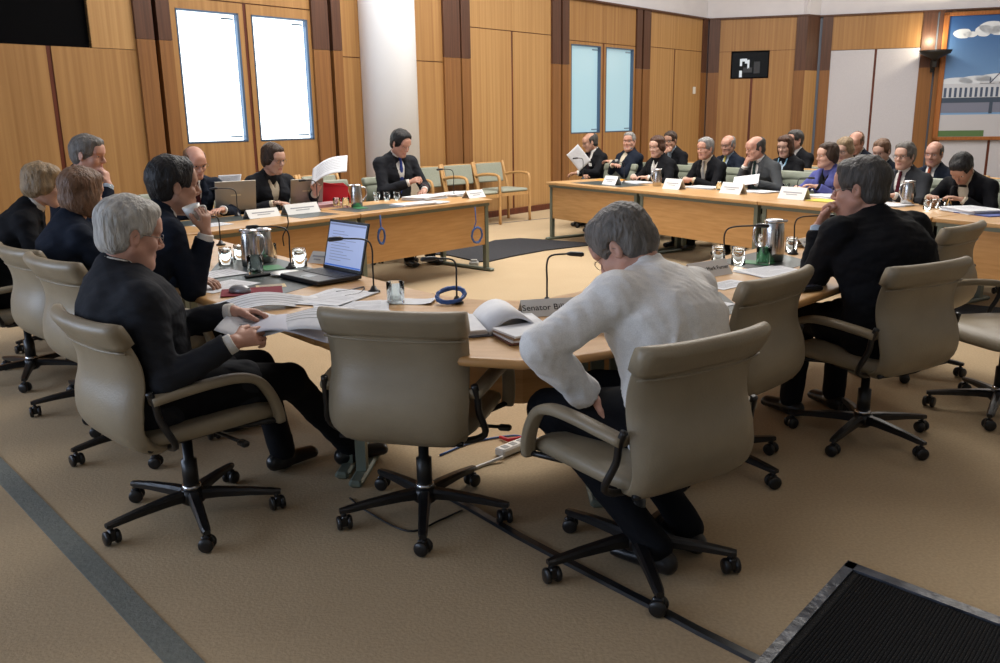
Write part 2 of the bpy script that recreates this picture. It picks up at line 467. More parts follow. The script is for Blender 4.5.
    # ---- clothes
    def torso(G, o, low=True, k=.04):
        if low:
            G.ecap(H-np.array([0, .01, .03]), H, (.172*bd+o, .135*bd+o), (.162*bd+o, .125*bd+o), X, k)
        G.ecap(H, W, (.158*bd+o, .122*bd+o), (.15*bd+o, .115*bd+o), X, k)
        G.ecap(W, C, (.15*bd+o, .115*bd+o), (.17*bd+o, .122*bd+o), X, k)
        G.ecap(C, N-uN*.055, (.17*bd+o, .122*bd+o), (.125+o, .088+o), X, k)
        if fem: 
            for q in (1, -1): G.ell(C+X*q*.075+fw(lean)*.085-uN*.0, (.065+o, .055+o, .06+o), None, .04)
    neckd = unit(nk-N)
    def front(z, x, o=0.0):          # point on the chest front, z metres below the neck base
        if z < .055: f = .075+z/.055*.02
        else: f = .10+min((z-.055)/.12, 1)*.022*bd
        P0 = N-uN*z if z < .165 else C-(z-.165)*unit(C-W)
        return P0+fw(lean)*(f+o)*math.cos(x*4)+X*x
    shirt = cloth(g('shirtname', g('shirt', 'white')), CLOTH[g('shirt', 'white')])
    jk = g('jacket')
    P = Field(lo, hi, h)
    def sleeve(P, o, cuff, k=.02):
        for side in (1, -1):
            S_, E, wr, fd, dh, pn, curl = arms[side]
            ct = [(wr-fd*cuff, fd)]
            P.cone(N-uN*(.045-shr*.5), S_, .056*bd**.8+o, .050*bd**.6+o, .05)
            P.cone(S_, E, .050*s*bd**.5+o, .047*s+o, k); P.cone(E, wr+fd*.02, .048*s+o, .036*s+o, .02, ct)
            mid = (S_+E)/2; P.ell(S_+(E-S_)*.08, (.052*s+o, .052*s+o, .056*s+o), None, .03)
    if jk:
        torso(P, .010)
        for side in (1, -1):
            a, b, c = legs[side]; P.cone(a+np.array([0, 0, 0.]), a+(b-a)*g('skirt', .32), .095*bd**.5, .090*bd**.5, .04)
        P.ecap(N-uN*.05, N+neckd*.012-fw(lean)*.008, (.085, .075), (.072, .068), X, .02)
        vd = g('vdepth', .30)
        for q in (1, -1):          # lapels
            pts = [front(.0, q*.068, -.01), front(.10, q*.078, .012), front(.2, q*.052, .012), front(vd, q*.012, .010)]
            for i in range(3): P.ecap(pts[i], pts[i+1], (.020, .012), (.022 if i < 2 else .010, .012), X, .008)
        # V opening
        aN, aC = npv(N+neckd*.04), fw(lean)
        def vfn(Xg, Yg, Zg):
            dx, dy, dz = Xg-aN[0], Yg-aN[1], Zg-aN[2]
            u = dx*X[0]+dy*X[1]+dz*X[2]; f = dx*aC[0]+dy*aC[1]+dz*aC[2]; w = dx*uN[0]+dy*uN[1]+dz*uN[2]
            wid = .066*np.clip((w+vd+.04)/(vd), 0, 1.2)
            return np.maximum(np.abs(u)-wid, np.maximum(np.maximum(-(f-.015), f-.2), w-.1)).astype(np.float32)*1.0
        P.carve(vfn, N-.42, N+.25, .004)
        sleeve(P, .006, .022)
        P.wobble(.0016*g('fold', 1.), 34, 11, (1, 1, 1.3)); P.wobble(.0009*g('fold', 1.), 75, 4)
        P.build('jacket', cloth(jk, CLOTH[jk]), root)
        Q = Field(lo, hi, h)
        torso(Q, -.004, False)
        for side in (1, -1):
            S_, E, wr, fd, dh, pn, curl = arms[side]
            Q.cone(wr-fd*.07, wr+fd*.02, .036*s, .034*s, .01, [(wr+fd*.004, fd), (wr-fd*.07, -fd)])
    else:
        Q = P
        torso(Q, .012*g('loose', 1.)); sleeve(Q, .010*g('loose', 1.), .008, .03)
    # shirt collar
    col_top = N+neckd*g('collar', .052 if not fem else .03)
    Q.ecap(N-uN*.02, col_top, (.070, .066), (.064, .062), X, .012, [(col_top, neckd)])
    if g('vneck', fem):
        def v2(Xg, Yg, Zg):
            dx, dy, dz = Xg-N[0], Yg-N[1], Zg-N[2]
            u = dx*X[0]+dy*X[1]+dz*X[2]; f = dx*fw(lean)[0]+dy*fw(lean)[1]+dz*fw(lean)[2]; w = dx*uN[0]+dy*uN[1]+dz*uN[2]
            return np.maximum(np.abs(u)-.045*np.clip((w+.10)/.1, 0, 1.3), np.maximum(-(f-.03), w-.1)).astype(np.float32)
        Q.carve(v2, N-.2, N+.2, .004)
    if not jk:
        f = g('fold', 1.0)
        if g('pleats'):
            bw = -fw(lean)
            for q in (-1, 1):
                for (x0, x1, z1, r0) in ((.012, .05, .30, .007), (.055, .12, .26, .006), (.10, .15, .16, .006)):
                    p0 = C+uN*.075+X*q*x0+bw*(.112*bd); p1 = C+uN*(.075-z1)+X*q*x1+bw*(.108*bd)
                    Q.cone(p0, p1, r0, .004, .02)
            Q.cone(N-uN*.055+X*.13-fw(lean)*.05, N-uN*.055-X*.13-fw(lean)*.05, .012, .012, .03)
            for side in (1, -1):
                S_, E = arms[side][:2]
                for k_ in range(4):
                    a0 = E+(S_-E)*(.10+.12*k_); d_ = unit(S_-E); n_ = unit(np.cross(d_, [0.3, .4, 1])); m_ = np.cross(d_, n_)
                    Q.cone(a0+n_*.050+m_*.01, a0+m_*.052-n_*.01+d_*.05, .009, .005, .015); Q.cone(a0-n_*.048+m_*.02, a0-m_*.05+d_*.04, .008, .004, .015)
        Q.wobble(.0016*f, 26, 21, (1.2, 1, .7)); Q.wobble(.0016*f, 55, 23, (1, 1, .5)); Q.wobble(.0007*f, 120, 8, (1, 1, .6))
    Q.build('shirt', shirt, root)
    if g('tie'):
        T = Field(N-.45, N+.2, min(h, .006))
        zs = (-.005, .02, .06, .12, .2, .29, .36); ws = (.016, .016, .015, .022, .029, .034, .036)
        for i in range(len(zs)-1):
            T.ecap(front(zs[i], 0, .012 if i else .014), front(zs[i+1], 0, .014), (ws[i], .008), (ws[i+1], .008), X, .006)
        T.build('necktie', cloth(g('tie'), CLOTH[g('tie')], .5), root)
    if g('legs', True):
        R = Field(lo, hi, max(h, .009))
        R.ecap(H-np.array([0, .01, .02]), H+np.array([0, 0, .05]), (.165*bd, .125*bd), (.155*bd, .118*bd), X, .03)
        for side in (1, -1):
            a, b, c = legs[side]
            R.cone(a+np.array([side*.02, 0, 0]), b, .096*bd, .072, .04); R.cone(b, c-np.array([0, 0, 0.]), .063, .056, .02, [(c-np.array([0, 0, .035]), np.array([0, 0, -1.]))])
        R.wobble(.0012, 40, 9); R.build('trousers', cloth(g('trousers', 'black'), CLOTH[g('trousers', 'black')]), root)
        for side in (1, -1):
            a, b, c = legs[side]; rzf = g('footrz', 0)
            fz = c[2]-.09
            dirf = rotz(rad(rzf)+side*-.12)@np.array([0, 1., 0])
            B = Field(c-.3, c+.3, .008)
            toe = c+dirf*.15+np.array([0, 0, -.055]); heel = c-dirf*.045+np.array([0, 0, -.045])
            sdv = np.cross(dirf, [0, 0, 1])
            B.ecap(heel, toe, (.036, .04), (.043, .028), sdv, .02); B.cone(c+[0, 0, -.04], c+[0, 0, .0], .042, .040, .02)
            zf = c[2]-.086
            B.carve(lambda Xg, Yg, Zg: (Zg-zf)+0*Xg+0*Yg, c-.3, c+.3, .003)
            B.build('shoe', principled('shoe_leather', (.008, .008, .009), .32), root)
    if g('glasses'):
        gm = principled('spectacle_metal', (.18, .16, .14), .3, .9)
        b = MB(); gy = .099
        for q in (1, -1):
            ring = [Vector(hp(q*.033+.021*math.cos(2*PI*i/14), gy-.006*abs(math.cos(2*PI*i/14)*.5+.5*q*0), -.004+.0155*math.sin(2*PI*i/14))) for i in range(15)]
            b.tube(ring, .0011*g('gt', 1.), 5)
            b.tube([hp(q*.054, gy-.004, 0), hp(q*.074, .078, .002), hp(q*.080, .0, .004), hp(q*.078, -.015, -.012)], .0013*g('gt', 1.), 5)
        b.tube([hp(-.012, gy, 0), hp(0, gy+.004, .003), hp(.012, gy, 0)], .0011*g('gt', 1.), 5)
        go = b.build('glasses', gm, root)
    return dict(hp=hp, arms=arms, N=N, C=C, front=front, HC=HC, M=M, fw=fw(lean), X=X, up=uN, root=root)
# ------------------------------------------------------------ view geometry (camera at the photographer's standing point)
FPX, CAMH, TH, RHO = 860., 1.5, math.atan((331.5-118)/860.), .0154
CF = Vector((0, math.cos(TH), -math.sin(TH))); CU0 = Vector((0, math.sin(TH), math.cos(TH))); CX = Vector((1, 0, 0))
CR = CX*math.cos(RHO)-CU0*math.sin(RHO); CU = CX*math.sin(RHO)+CU0*math.cos(RHO)
def at(px, py, z=0.):
    """point at height z that is seen at a pixel of the photograph (used as a tape measure)"""
    d = CF+CR*((px-500)/FPX)-CU*((py-331.5)/FPX); t = (z-CAMH)/d.z
    return Vector((d.x*t, d.y*t, z))
def atY(px, py, Y):
    d = CF+CR*((px-500)/FPX)-CU*((py-331.5)/FPX); t = Y/d.y
    return Vector((d.x*t, Y, CAMH+d.z*t))

# ------------------------------------------------------------ room materials
def wood(name, a, b, scale=5, st=(9, 9, .35), rough=.42, coat=.0):
    m = principled(name, a, rough, spec=.4, coat=coat, noise=(scale, b, st), bump=(60, .04, (8, 8, .3)))
    return m
M_ven = wood('oak_veneer', c255(172, 130, 80), c255(150, 109, 64), 3, (7, 7, .12))
M_ven2 = wood('oak_veneer_pale', c255(186, 146, 94), c255(166, 124, 76), 3, (9, 9, .12))
M_pil = wood('brown_veneer', c255(140, 96, 54), c255(120, 80, 44), 4, (9, 9, .2))
M_dark = wood('jarrah_veneer', c255(94, 62, 46), c255(74, 48, 36), 5, (9, 9, .3))
M_red = wood('jarrah_strip', c255(104, 50, 30), c255(80, 38, 24), 5, (4, 4, .3))
M_white = principled('white_plaster', c255(222, 220, 224), .8, noise=(3, c255(216, 214, 219)))
M_panelw = principled('white_fabric_panel', c255(200, 199, 205), .9, noise=(60, c255(192, 191, 198)), bump=(200, .1))
M_black = principled('black_void', (.003, .003, .0035), .9, spec=.05)
M_slot = principled('grey_blue_slot', c255(96, 104, 118), .5)
M_frost = principled('lit_frosted_glass_white', (.8, .9, .95), .25, emit=((.86, .95, 1.0), 2.6))
M_frost2 = principled('lit_frosted_glass_cyan', (.25, .38, .42), .25, emit=((.30, .46, .54), .72))
M_plain = principled('grey_plaster', c255(190, 196, 196), .85)
M_alu = principled('window_frame_metal', c255(90, 110, 135), .4, .6)

# floor -------------------------------------------------------
def carpet():
    m = principled('tan_carpet', c255(196, 164, 122), .95, spec=.1, coords='Object')
    nt = m.node_tree; b = nt.nodes['Principled BSDF']; tc = nt.nodes.new('ShaderNodeTexCoord')
    n1 = nt.nodes.new('ShaderNodeTexNoise'); n1.inputs['Scale'].default_value = 1.3; n1.inputs['Detail'].default_value = 5
    n2 = nt.nodes.new('ShaderNodeTexNoise'); n2.inputs['Scale'].default_value = 90; n2.inputs['Detail'].default_value = 3
    mx = nt.nodes.new('ShaderNodeMix'); mx.data_type = 'RGBA'; mx.inputs[6].default_value = (*c255(175, 153, 122), 1); mx.inputs[7].default_value = (*c255(192, 171, 140), 1)
    mx2 = nt.nodes.new('ShaderNodeMix'); mx2.data_type = 'RGBA'; mx2.blend_type = 'MULTIPLY'; mx2.inputs[0].default_value = .35
    r = nt.nodes.new('ShaderNodeValToRGB'); r.color_ramp.elements[0].position = .35; r.color_ramp.elements[1].position = .65; r.color_ramp.elements[0].color = (.6, .6, .6, 1)
    for n in (n1, n2): nt.links.new(tc.outputs['Object'], n.inputs['Vector'])
    nt.links.new(n1.outputs['Fac'], mx.inputs[0]); nt.links.new(n2.outputs['Fac'], r.inputs['Fac'])
    nt.links.new(mx.outputs[2], mx2.inputs[6]); nt.links.new(r.outputs['Color'], mx2.inputs[7]); nt.links.new(mx2.outputs[2], b.inputs['Base Color'])
    bp = nt.nodes.new('ShaderNodeBump'); bp.inputs['Strength'].default_value = .4; bp.inputs['Distance'].default_value = .004
    nt.links.new(n2.outputs['Fac'], bp.inputs['Height']); nt.links.new(bp.outputs['Normal'], b.inputs['Normal'])
    return m
M_carpet = carpet()
X0, X1, Y0, Y1 = -9.5, 13.5, -4.5, 21.5
struct(MB().box((X0, Y0, -.1), (X1, Y1, 0)).build('floor', M_carpet))
struct(MB().box((X0, Y0, 5.6), (X1, Y1, 5.7)).build('ceiling', M_white))
M_band = principled('grey_carpet_band', c255(122, 124, 116), .95, noise=(40, c255(108, 111, 104)), bump=(90, .3))
b0, b1 = at(0, 457), at(205, 663); c0, c1 = at(0, 485), at(170, 663)
dd = (b1-b0).normalized(); nn = Vector((-dd.y, dd.x, 0))
if nn.x > 0: nn = -nn
bs = b0-dd*6; be = b0+dd*6
wd = .085
struct(MB().prism([(bs.x, bs.y), (be.x, be.y), (be.x+nn.x*wd, be.y+nn.y*wd), (bs.x+nn.x*wd, bs.y+nn.y*wd)][::-1], .0005, .004).build('trim_1', M_band))
# thin dark join in the carpet running past the far tables
j0, j1 = at(380, 236), at(560, 217)
jd = (j1-j0).normalized(); jn = Vector((-jd.y, jd.x, 0))*.02; j1 = j1+jd*2
struct(MB().prism([((j0-jn).x, (j0-jn).y), ((j1-jn).x, (j1-jn).y), ((j1+jn).x, (j1+jn).y), ((j0+jn).x, (j0+jn).y)], .0005, .003).build('trim_2', principled('carpet_join', c255(110, 104, 98), .95)))

# wall 1 : long panelled wall ------------------------------------
W1A = Vector((.436, 14.13, 0)); W1 = Matrix.Translation(W1A) @ Matrix.Rotation(rad(49.26), 4, 'Z')
ZT, ZB, ZP = 3.39, 2.345, 2.75
mats1 = [M_ven, M_pil, M_dark, M_red, M_white, M_black, M_ven2]
w = MB(); S0, S1 = -12.0, 6.05
BW = -6.81
wins = [(-5.87, -5.10, 1.277, 2.685), (-4.935, -4.15, 1.277, 2.685), (1.265, 2.15, 1.22, 2.685), (2.31, 3.22, 1.22, 2.685)]
def panel(x0, x1, z0, z1, mi=0, y=0.0, holes=()):
    """wall skin .12 thick, front face at y, split round its window openings"""
    cuts = sorted({z0, z1}|{q for hh in holes for q in (hh[2], hh[3])}); xs = sorted({x0, x1}|{q for hh in holes for q in (hh[0], hh[1])})
    for i in range(len(xs)-1):
        for j in range(len(cuts)-1):
            cx, cz = (xs[i]+xs[i+1])/2, (cuts[j]+cuts[j+1])/2
            if any(hh[0] < cx < hh[1] and hh[2] < cz < hh[3] for hh in holes): continue
            w.box((xs[i], y, cuts[j]), (xs[i+1], y+.2, cuts[j+1]), W1, mi=mi)
G = .006
def pil(a, b, s0, s1):
    for x0, x1 in ((a, s0), (s1, b)):
        w.box((x0, -.035, .09), (x1, .2, ZB), W1, mi=1); w.box((x0, -.035, ZB+.004), (x1, .2, ZT), W1, mi=2)
    w.box((s0, .06, 0), (s1, .2, ZT), W1, mi=5)
pils = [(-6.345, -5.95, -6.15, -6.10), (-4.10, -3.655, -3.855, -3.80), (-1.82, -1.265, -1.49, -1.455), (.71, 1.17, .935, .985), (3.27, 3.755, 3.45, 3.505), (5.82, 6.05, 6.0, 6.05)]
for p in pils: pil(*p)
# bays
panel(S0, -7.25, 0.09, 2.235); panel(-7.20, -6.345, .09, 2.235); w.box((-7.25, .01, .09), (-7.20, .2, 2.235), W1, mi=3)
panel(BW, -6.345, 2.24, ZT, 6); w.box((S0, .0, 3.3), (BW, .2, ZT), W1, mi=0)
w.box((S0, .5, 2.235), (BW, .6, 3.4), W1, mi=5); w.box((BW, .0, 2.235), (BW+.01, .6, 3.4), W1, mi=5); w.box((S0, .2, 2.2), (BW, .6, 2.236), W1, mi=5)
w.box((S0, .04, 2.235), (BW, .05, 3.3), W1, mi=5)
def bay(a, b, g, holes=(), gz=ZP, mi=0):
    panel(a, g-.022, .09, gz-G, mi, holes=[hh for hh in holes if hh[0] < g]); panel(g+.022, b, .09, gz-G, mi, holes=[hh for hh in holes if hh[0] > g])
    w.box((g-.022, .008, .09), (g+.022, .2, gz), W1, mi=3)
    panel(a, (a+b)/2-.002, gz+G, ZT, mi); panel((a+b)/2+.002, b, gz+G, ZT, mi); w.box((a, .012, gz-G), (b, .2, gz+G), W1, mi=3)
bay(-5.95, -4.10, -5.018, wins[:2], 2.80); bay(-3.655, -1.82, -2.7, gz=2.28); bay(-1.265, .71, -.28, gz=2.79, mi=6); bay(1.17, 3.27, 2.23, wins[2:], 2.74); bay(3.755, 5.82, 4.72, gz=2.76, mi=6)
w.box((S0, -.05, ZT), (6.05, .2, ZT+.03), W1, mi=2)
w.box((S0, .02, ZT+.03), (6.05, .2, 5.6), W1, mi=4)
w.box((S0, .21, 0), (6.05, .25, ZT), W1, mi=5) if False else None
struct(w.build('wall_left', mats1))
bb = MB().box((S0, -.06, 0), (6.03, .19, .09), W1); struct(bb.build('baseboard_left', M_red))
for i, (a, b, z0, z1) in enumerate(wins):
    t = struct(bpy.data.objects.new('window_%d' % (i+1), None)); COL.objects.link(t)
    f = MB()
    e = .018
    for q in (((a, -.004, z0), (a+e, .1, z1)), ((b-e*1.6, -.004, z0), (b, .1, z1)), ((a, -.004, z0), (b, .1, z0+e)), ((a, -.004, z1-e), (b, .1, z1))): f.box(*q, W1)
    f.build('window_frame', M_alu, t)
    MB().box((a+e, .05, z0+e), (b-e*1.6, .06, z1-e), W1).build('window_pane', M_frost if i < 2 else M_frost2, t)
    q = MB()
    for zz in (z0+.05, z1-.07): q.box((b-.20, .040, zz), (b-.045, .049, zz+.018), W1)
    q.build('window_latch', principled('latch_grey', c255(110, 130, 150), .5), t)
sp = tag(MB().box((5.5, -.02, 1.92), (5.60, -.001, 2.06), W1, bev=.006).build('light_switch', principled('switch_white', c255(225, 222, 215), .5)), 'small white switch plate on the wood wall left of the corner', 'light switch')

# white round column ------------------------------------------------
cw = MB(); cw.lathe([(.365, 0), (.365, 5.6)], Matrix.Translation((-1.40, 11.72, 0)), n=48)
cw.lathe([(.375, 0), (.375, .08), (.366, .081)], Matrix.Translation((-1.40, 11.72, 0)), n=48, mi=1)
struct(cw.build('trim_3', [principled('column_plaster', c255(240, 242, 246), .6), M_red]))

# wall 2 : end wall in three facets ---------------------------------
C2 = Vector((4.379, 18.708, 0)); W2 = Matrix.Translation(C2) @ Matrix.Rotation(rad(-15), 4, 'Z')
w = MB()
def B2(M, x0, x1, z0, z1, mi=0, y=0.0, t=.2): w.box((x0, y, z0), (x1, y+t, z1), M, mi=mi)
w.box((-.02, .0, 0), (.04, .2, ZT), W2, mi=7)
B2(W2, .04, .26, .09, ZB, 1, -.03); B2(W2, .04, .26, ZB, ZT, 2, -.03)
SX0, SX1, SZ0, SZ1 = .50, 1.255, 2.215, 2.76
for x0, x1, z0, z1 in ((.26, .90, .09, SZ0), (.95, 1.75, .09, SZ0), (.26, SX0, SZ0, ZP), (SX1, 1.75, SZ0, ZP), (.26, 1.75, ZP+.008, ZT)): B2(W2, x0, x1, z0, z1, 0)
B2(W2, .90, .95, .09, SZ0, 3, .008); B2(W2, .26, 1.75, ZP, ZP+.008, 3, .01)
B2(W2, SX0, SX1, SZ0, SZ1, 5, .12, .05)
B2(W2, 1.75, 1.955, .09, ZB, 1, -.03); B2(W2, 1.75, 1.955, ZB, ZT, 2, -.03)
B2(W2, -.02, 1.98, ZT, ZT+.03, 2, -.045); B2(W2, -.02, 1.98, ZT+.03, 5.6, 4, .02)
P2 = W2 @ Vector((1.955, -.03, 0)); W3 = Matrix.Translation(P2) @ Matrix.Rotation(rad(35), 4, 'Z')
B2(W3, 0, .40, .09, ZB, 6, 0); B2(W3, 0, .40, ZB, ZT, 2, 0); B2(W3, 0, .42, ZT, ZT+.03, 2, -.01); B2(W3, -.02, .42, ZT+.03, 5.6, 4, .02)
Q2 = W3 @ Vector((.42, 0, 0)); W4 = Matrix.Translation(Q2) @ Matrix.Rotation(rad(-17), 4, 'Z')
B2(W4, -.03, .04, 0, ZT, 7, .02)
B2(W4, .04, .235, .09, ZB, 1, -.03); B2(W4, .04, .235, ZB, ZT, 2, -.03)
B2(W4, .235, 1.06, .09, 2.725, 8); B2(W4, 1.105, 1.90, .09, 2.725, 8); B2(W4, 1.06, 1.105, .09, 2.725, 3, .008)
B2(W4, .235, 1.90, 2.735, ZT, 0)
B2(W4, 1.90, 2.15, .09, ZB, 1, -.03); B2(W4, 1.90, 2.15, ZB, ZT, 2, -.03)
B2(W4, 2.15, 2.19, 0, ZT+.05, 7, .03)
B2(W4, 2.19, 2.40, .09, ZB, 1, -.03); B2(W4, 2.19, 2.40, ZB, ZT, 2, -.03)
B2(W4, 2.40, 3.28, .09, .93, 8); B2(W4, 3.33, 5.2, .09, .93, 8); B2(W4, 3.28, 3.33, .09, .93, 3, .008); B2(W4, 2.40, 5.2, .93, ZT, 0, .0)
B2(W4, -.03, 5.2, ZT, ZT+.03, 2, -.045); B2(W4, -.03, 5.2, ZT+.03, 5.6, 4, .02)
struct(w.build('wall_far', [M_ven, M_pil, M_dark, M_red, M_white, M_black, M_ven2, M_slot, M_panelw]))
bb = MB().box((0, -.05, 0), (1.95, .1, .09), W2).box((0, -.02, 0), (.4, .1, .09), W3).box((0, -.05, 0), (5.2, .1, .09), W4); struct(bb.build('baseboard_far', M_red))
E4 = W4 @ Vector((5.2, 0, 0))
w = MB().box((E4.x-.1, Y0, 0), (E4.x+.1, E4.y+.1, 5.6)); struct(w.build('wall_right', M_plain))
struct(MB().box((X0, Y0, 0), (X1, Y0+.1, 5.6)).build('wall_back', M_plain))
# side wall on the left with the tall daylight windows (outside the frame)
L0 = W1 @ Vector((S0, 0, 0))
w = MB()
w.box((L0.x-.2, Y0, 0), (L0.x, L0.y+.1, .7)); w.box((L0.x-.2, Y0, 3.3), (L0.x, L0.y+.1, 5.6))
for y0, y1 in ((Y0, -3.4), (-.6, -.2), (2.6, 3.0), (5.6, L0.y+.1)): w.box((L0.x-.2, y0, .7), (L0.x, y1, 3.3))
struct(w.build('wall_side', M_plain))

# booth screen recess; its pale reflections are painted on as faintly glowing blocks ---------------------------
t = thing('wall_screen', 'black rectangular booth screen set high in the far wood wall showing pale reflections', 'screen', W2 @ Vector(((SX0+SX1)/2, 0, SZ0)), rad(-15))
hw_, hh_ = (SX1-SX0)/2, SZ1-SZ0
MB().box((-hw_, .03, 0), (hw_, .05, hh_)).build('screen_panel', principled('screen_black', (.006, .007, .009), .15), t)
f = MB()
for q in (((-hw_, -.008, 0), (-hw_+.02, .05, hh_)), ((hw_-.02, -.008, 0), (hw_, .05, hh_)), ((-hw_, -.008, 0), (hw_, .05, .02)), ((-hw_, -.008, hh_-.02), (hw_, .05, hh_))): f.box(*q)
f.build('screen_frame', M_black, t)
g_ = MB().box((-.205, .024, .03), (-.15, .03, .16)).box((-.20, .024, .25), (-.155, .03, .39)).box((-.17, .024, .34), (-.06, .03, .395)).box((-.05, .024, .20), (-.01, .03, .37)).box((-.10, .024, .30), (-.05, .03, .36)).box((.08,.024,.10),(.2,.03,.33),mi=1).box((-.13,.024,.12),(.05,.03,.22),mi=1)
g_.build('screen_reflection', [principled('painted_reflection', (.5, .55, .6), .6, emit=((.6, .68, .75), .45)), principled('dim_shape', (.03, .035, .045), .6)], t)

# dark uplight on the far wall -----------------------------------------
t = thing('wall_uplight', 'dark dish-shaped uplight on the pilaster left of the large framed picture', 'wall light', W4 @ Vector((2.13, -.04, 2.45)), rad(-17))
b = MB().lathe([(.02, .0), (.10, .06), (.27, .14), (.30, .20), (.28, .20), (.2, .15), (.05, .12)], Matrix.Translation((0, -.26, 0)) @ Matrix.Diagonal((1, .8, 1, 1)), n=24)
b.build('lamp_dish', principled('dark_bronze', (.02, .018, .016), .45, .3), t)
MB().box((-.04, -.26, -.12), (.04, .0, .03), bev=.01).box((-.03, -.05, -.2), (.03, 0, .02)).build('bracket', MATS['dark_bronze'], t)
MB().sphere((0, -.26, .15), (.05, .05, .03)).build('bulb', principled('bulb_glow', (1, .9, .7), .5, emit=((1, .85, .6), 8)), t)

# framed picture ------------------------------------------------------
PX0, PX1, PZ0, PZ1 = 2.26, 4.9, .93, 3.36
t = thing('framed_picture', 'very large framed colour picture of a long white building under blue sky', 'picture', W4 @ Vector((PX0, -.04, PZ0)), rad(-17))
PW, PH = PX1-PX0, PZ1-PZ0
f = MB(); e = .10
for q in (((0, -.05, 0), (e, .0, PH)), ((PW-e, -.05, 0), (PW, 0, PH)), ((0, -.05, 0), (PW, 0, e*.7)), ((0, -.05, PH-e*.7), (PW, 0, PH))): f.box(*q, bev=.012)
f.build('picture_frame', wood('picture_frame_wood', c255(170, 108, 58), c255(140, 84, 42), 5), t)
def skymat():
    m = principled('printed_sky', (.05, .12, .3), .5); nt = m.node_tree; b = nt.nodes['Principled BSDF']
    tc = nt.nodes.new('ShaderNodeTexCoord'); sx = nt.nodes.new('ShaderNodeSeparateXYZ'); nt.links.new(tc.outputs['Generated'], sx.inputs[0])
    r = nt.nodes.new('ShaderNodeValToRGB'); r.color_ramp.elements[0].color = (*c255(120, 160, 205), 1); r.color_ramp.elements[1].color = (*c255(30, 78, 140), 1); r.color_ramp.elements[0].position = .3
    nt.links.new(sx.outputs['Z'], r.inputs[0]); nt.links.new(r.outputs[0], b.inputs['Base Color']); return m
p = MB(); L_ = lambda x0, x1, z0, z1, mi, k=1: p.box((x0, -.012-.002*k, z0), (x1, -.010-.002*k, z1), mi=mi)
p.box((e, -.012, .07), (PW-e, -.008, PH-.07), mi=0)
z_ = lambda py: PH*(1-(py-12.)/(139.-12.))
L_(e, PW-e, .07, z_(113), 1)              # forecourt
L_(e, PW-e, z_(111), z_(101), 2, 2)        # road
L_(e, PW-e, z_(101), z_(96), 3, 3)         # rail of dark shapes
L_(e, PW-e, z_(98), z_(82), 4, 2)          # building body
L_(e, PW-e, z_(84.5), z_(82), 4, 3); L_(.75, PW-e, z_(83), z_(80.2), 4, 3)
k = e+.03
while k < PW-e-.04: L_(k, k+.045, z_(95.5), z_(86), 5, 4); k += .092
for cx, cz, rx, rz_ in ((.36, 33, .16, .10), (.50, 34, .12, .06), (.85, 28, .2, .13), (.72, 31, .14, .12), (1.0, 31, .2, .10), (1.18, 33, .14, .09), (.35, 80, .28, .09), (.7, 79, .3, .10), (1.2, 78, .5, .12), (1.9, 79, .5, .1)):
    zz = z_(cz); n = 18
    p.prism([(cx+rx*math.cos(2*PI*i/n)*(1+.12*math.sin(5*i)), zz+rz_*math.sin(2*PI*i/n)*(1+.12*math.cos(7*i))) for i in range(n)], .0135, .0145, mi=6, M=Matrix.Rotation(PI/2, 4, 'X'))
L_(e, .92, .075, z_(129), 7, 3)
for a, b_ in (((.93, 82), (1.62, 38)), ((1.10, 82), (1.66, 38)), ((.93, 82), (.93, 76)), ((1.62, 38), (2.3, 82))):
    p.tube([(a[0], -.02, z_(a[1])), (b_[0], -.02, z_(b_[1]))], .008, 5, mi=5)
L_(.96, 1.02, z_(112), z_(100), 3, 5); L_(1.4, 1.44, z_(106), z_(100), 3, 5)
p.build('print', [skymat(), principled('print_forecourt', c255(190, 190, 196), .6), principled('print_road', c255(120, 125, 145), .6), principled('print_dark', c255(60, 75, 95), .6), principled('print_building', c255(200, 205, 215), .6), principled('print_slate', c255(70, 85, 110), .6), principled('print_cloud', c255(215, 222, 232), .6), principled('print_grass', c255(85, 115, 70), .7)], t)  # slate blue print colours the building openings and mast struts
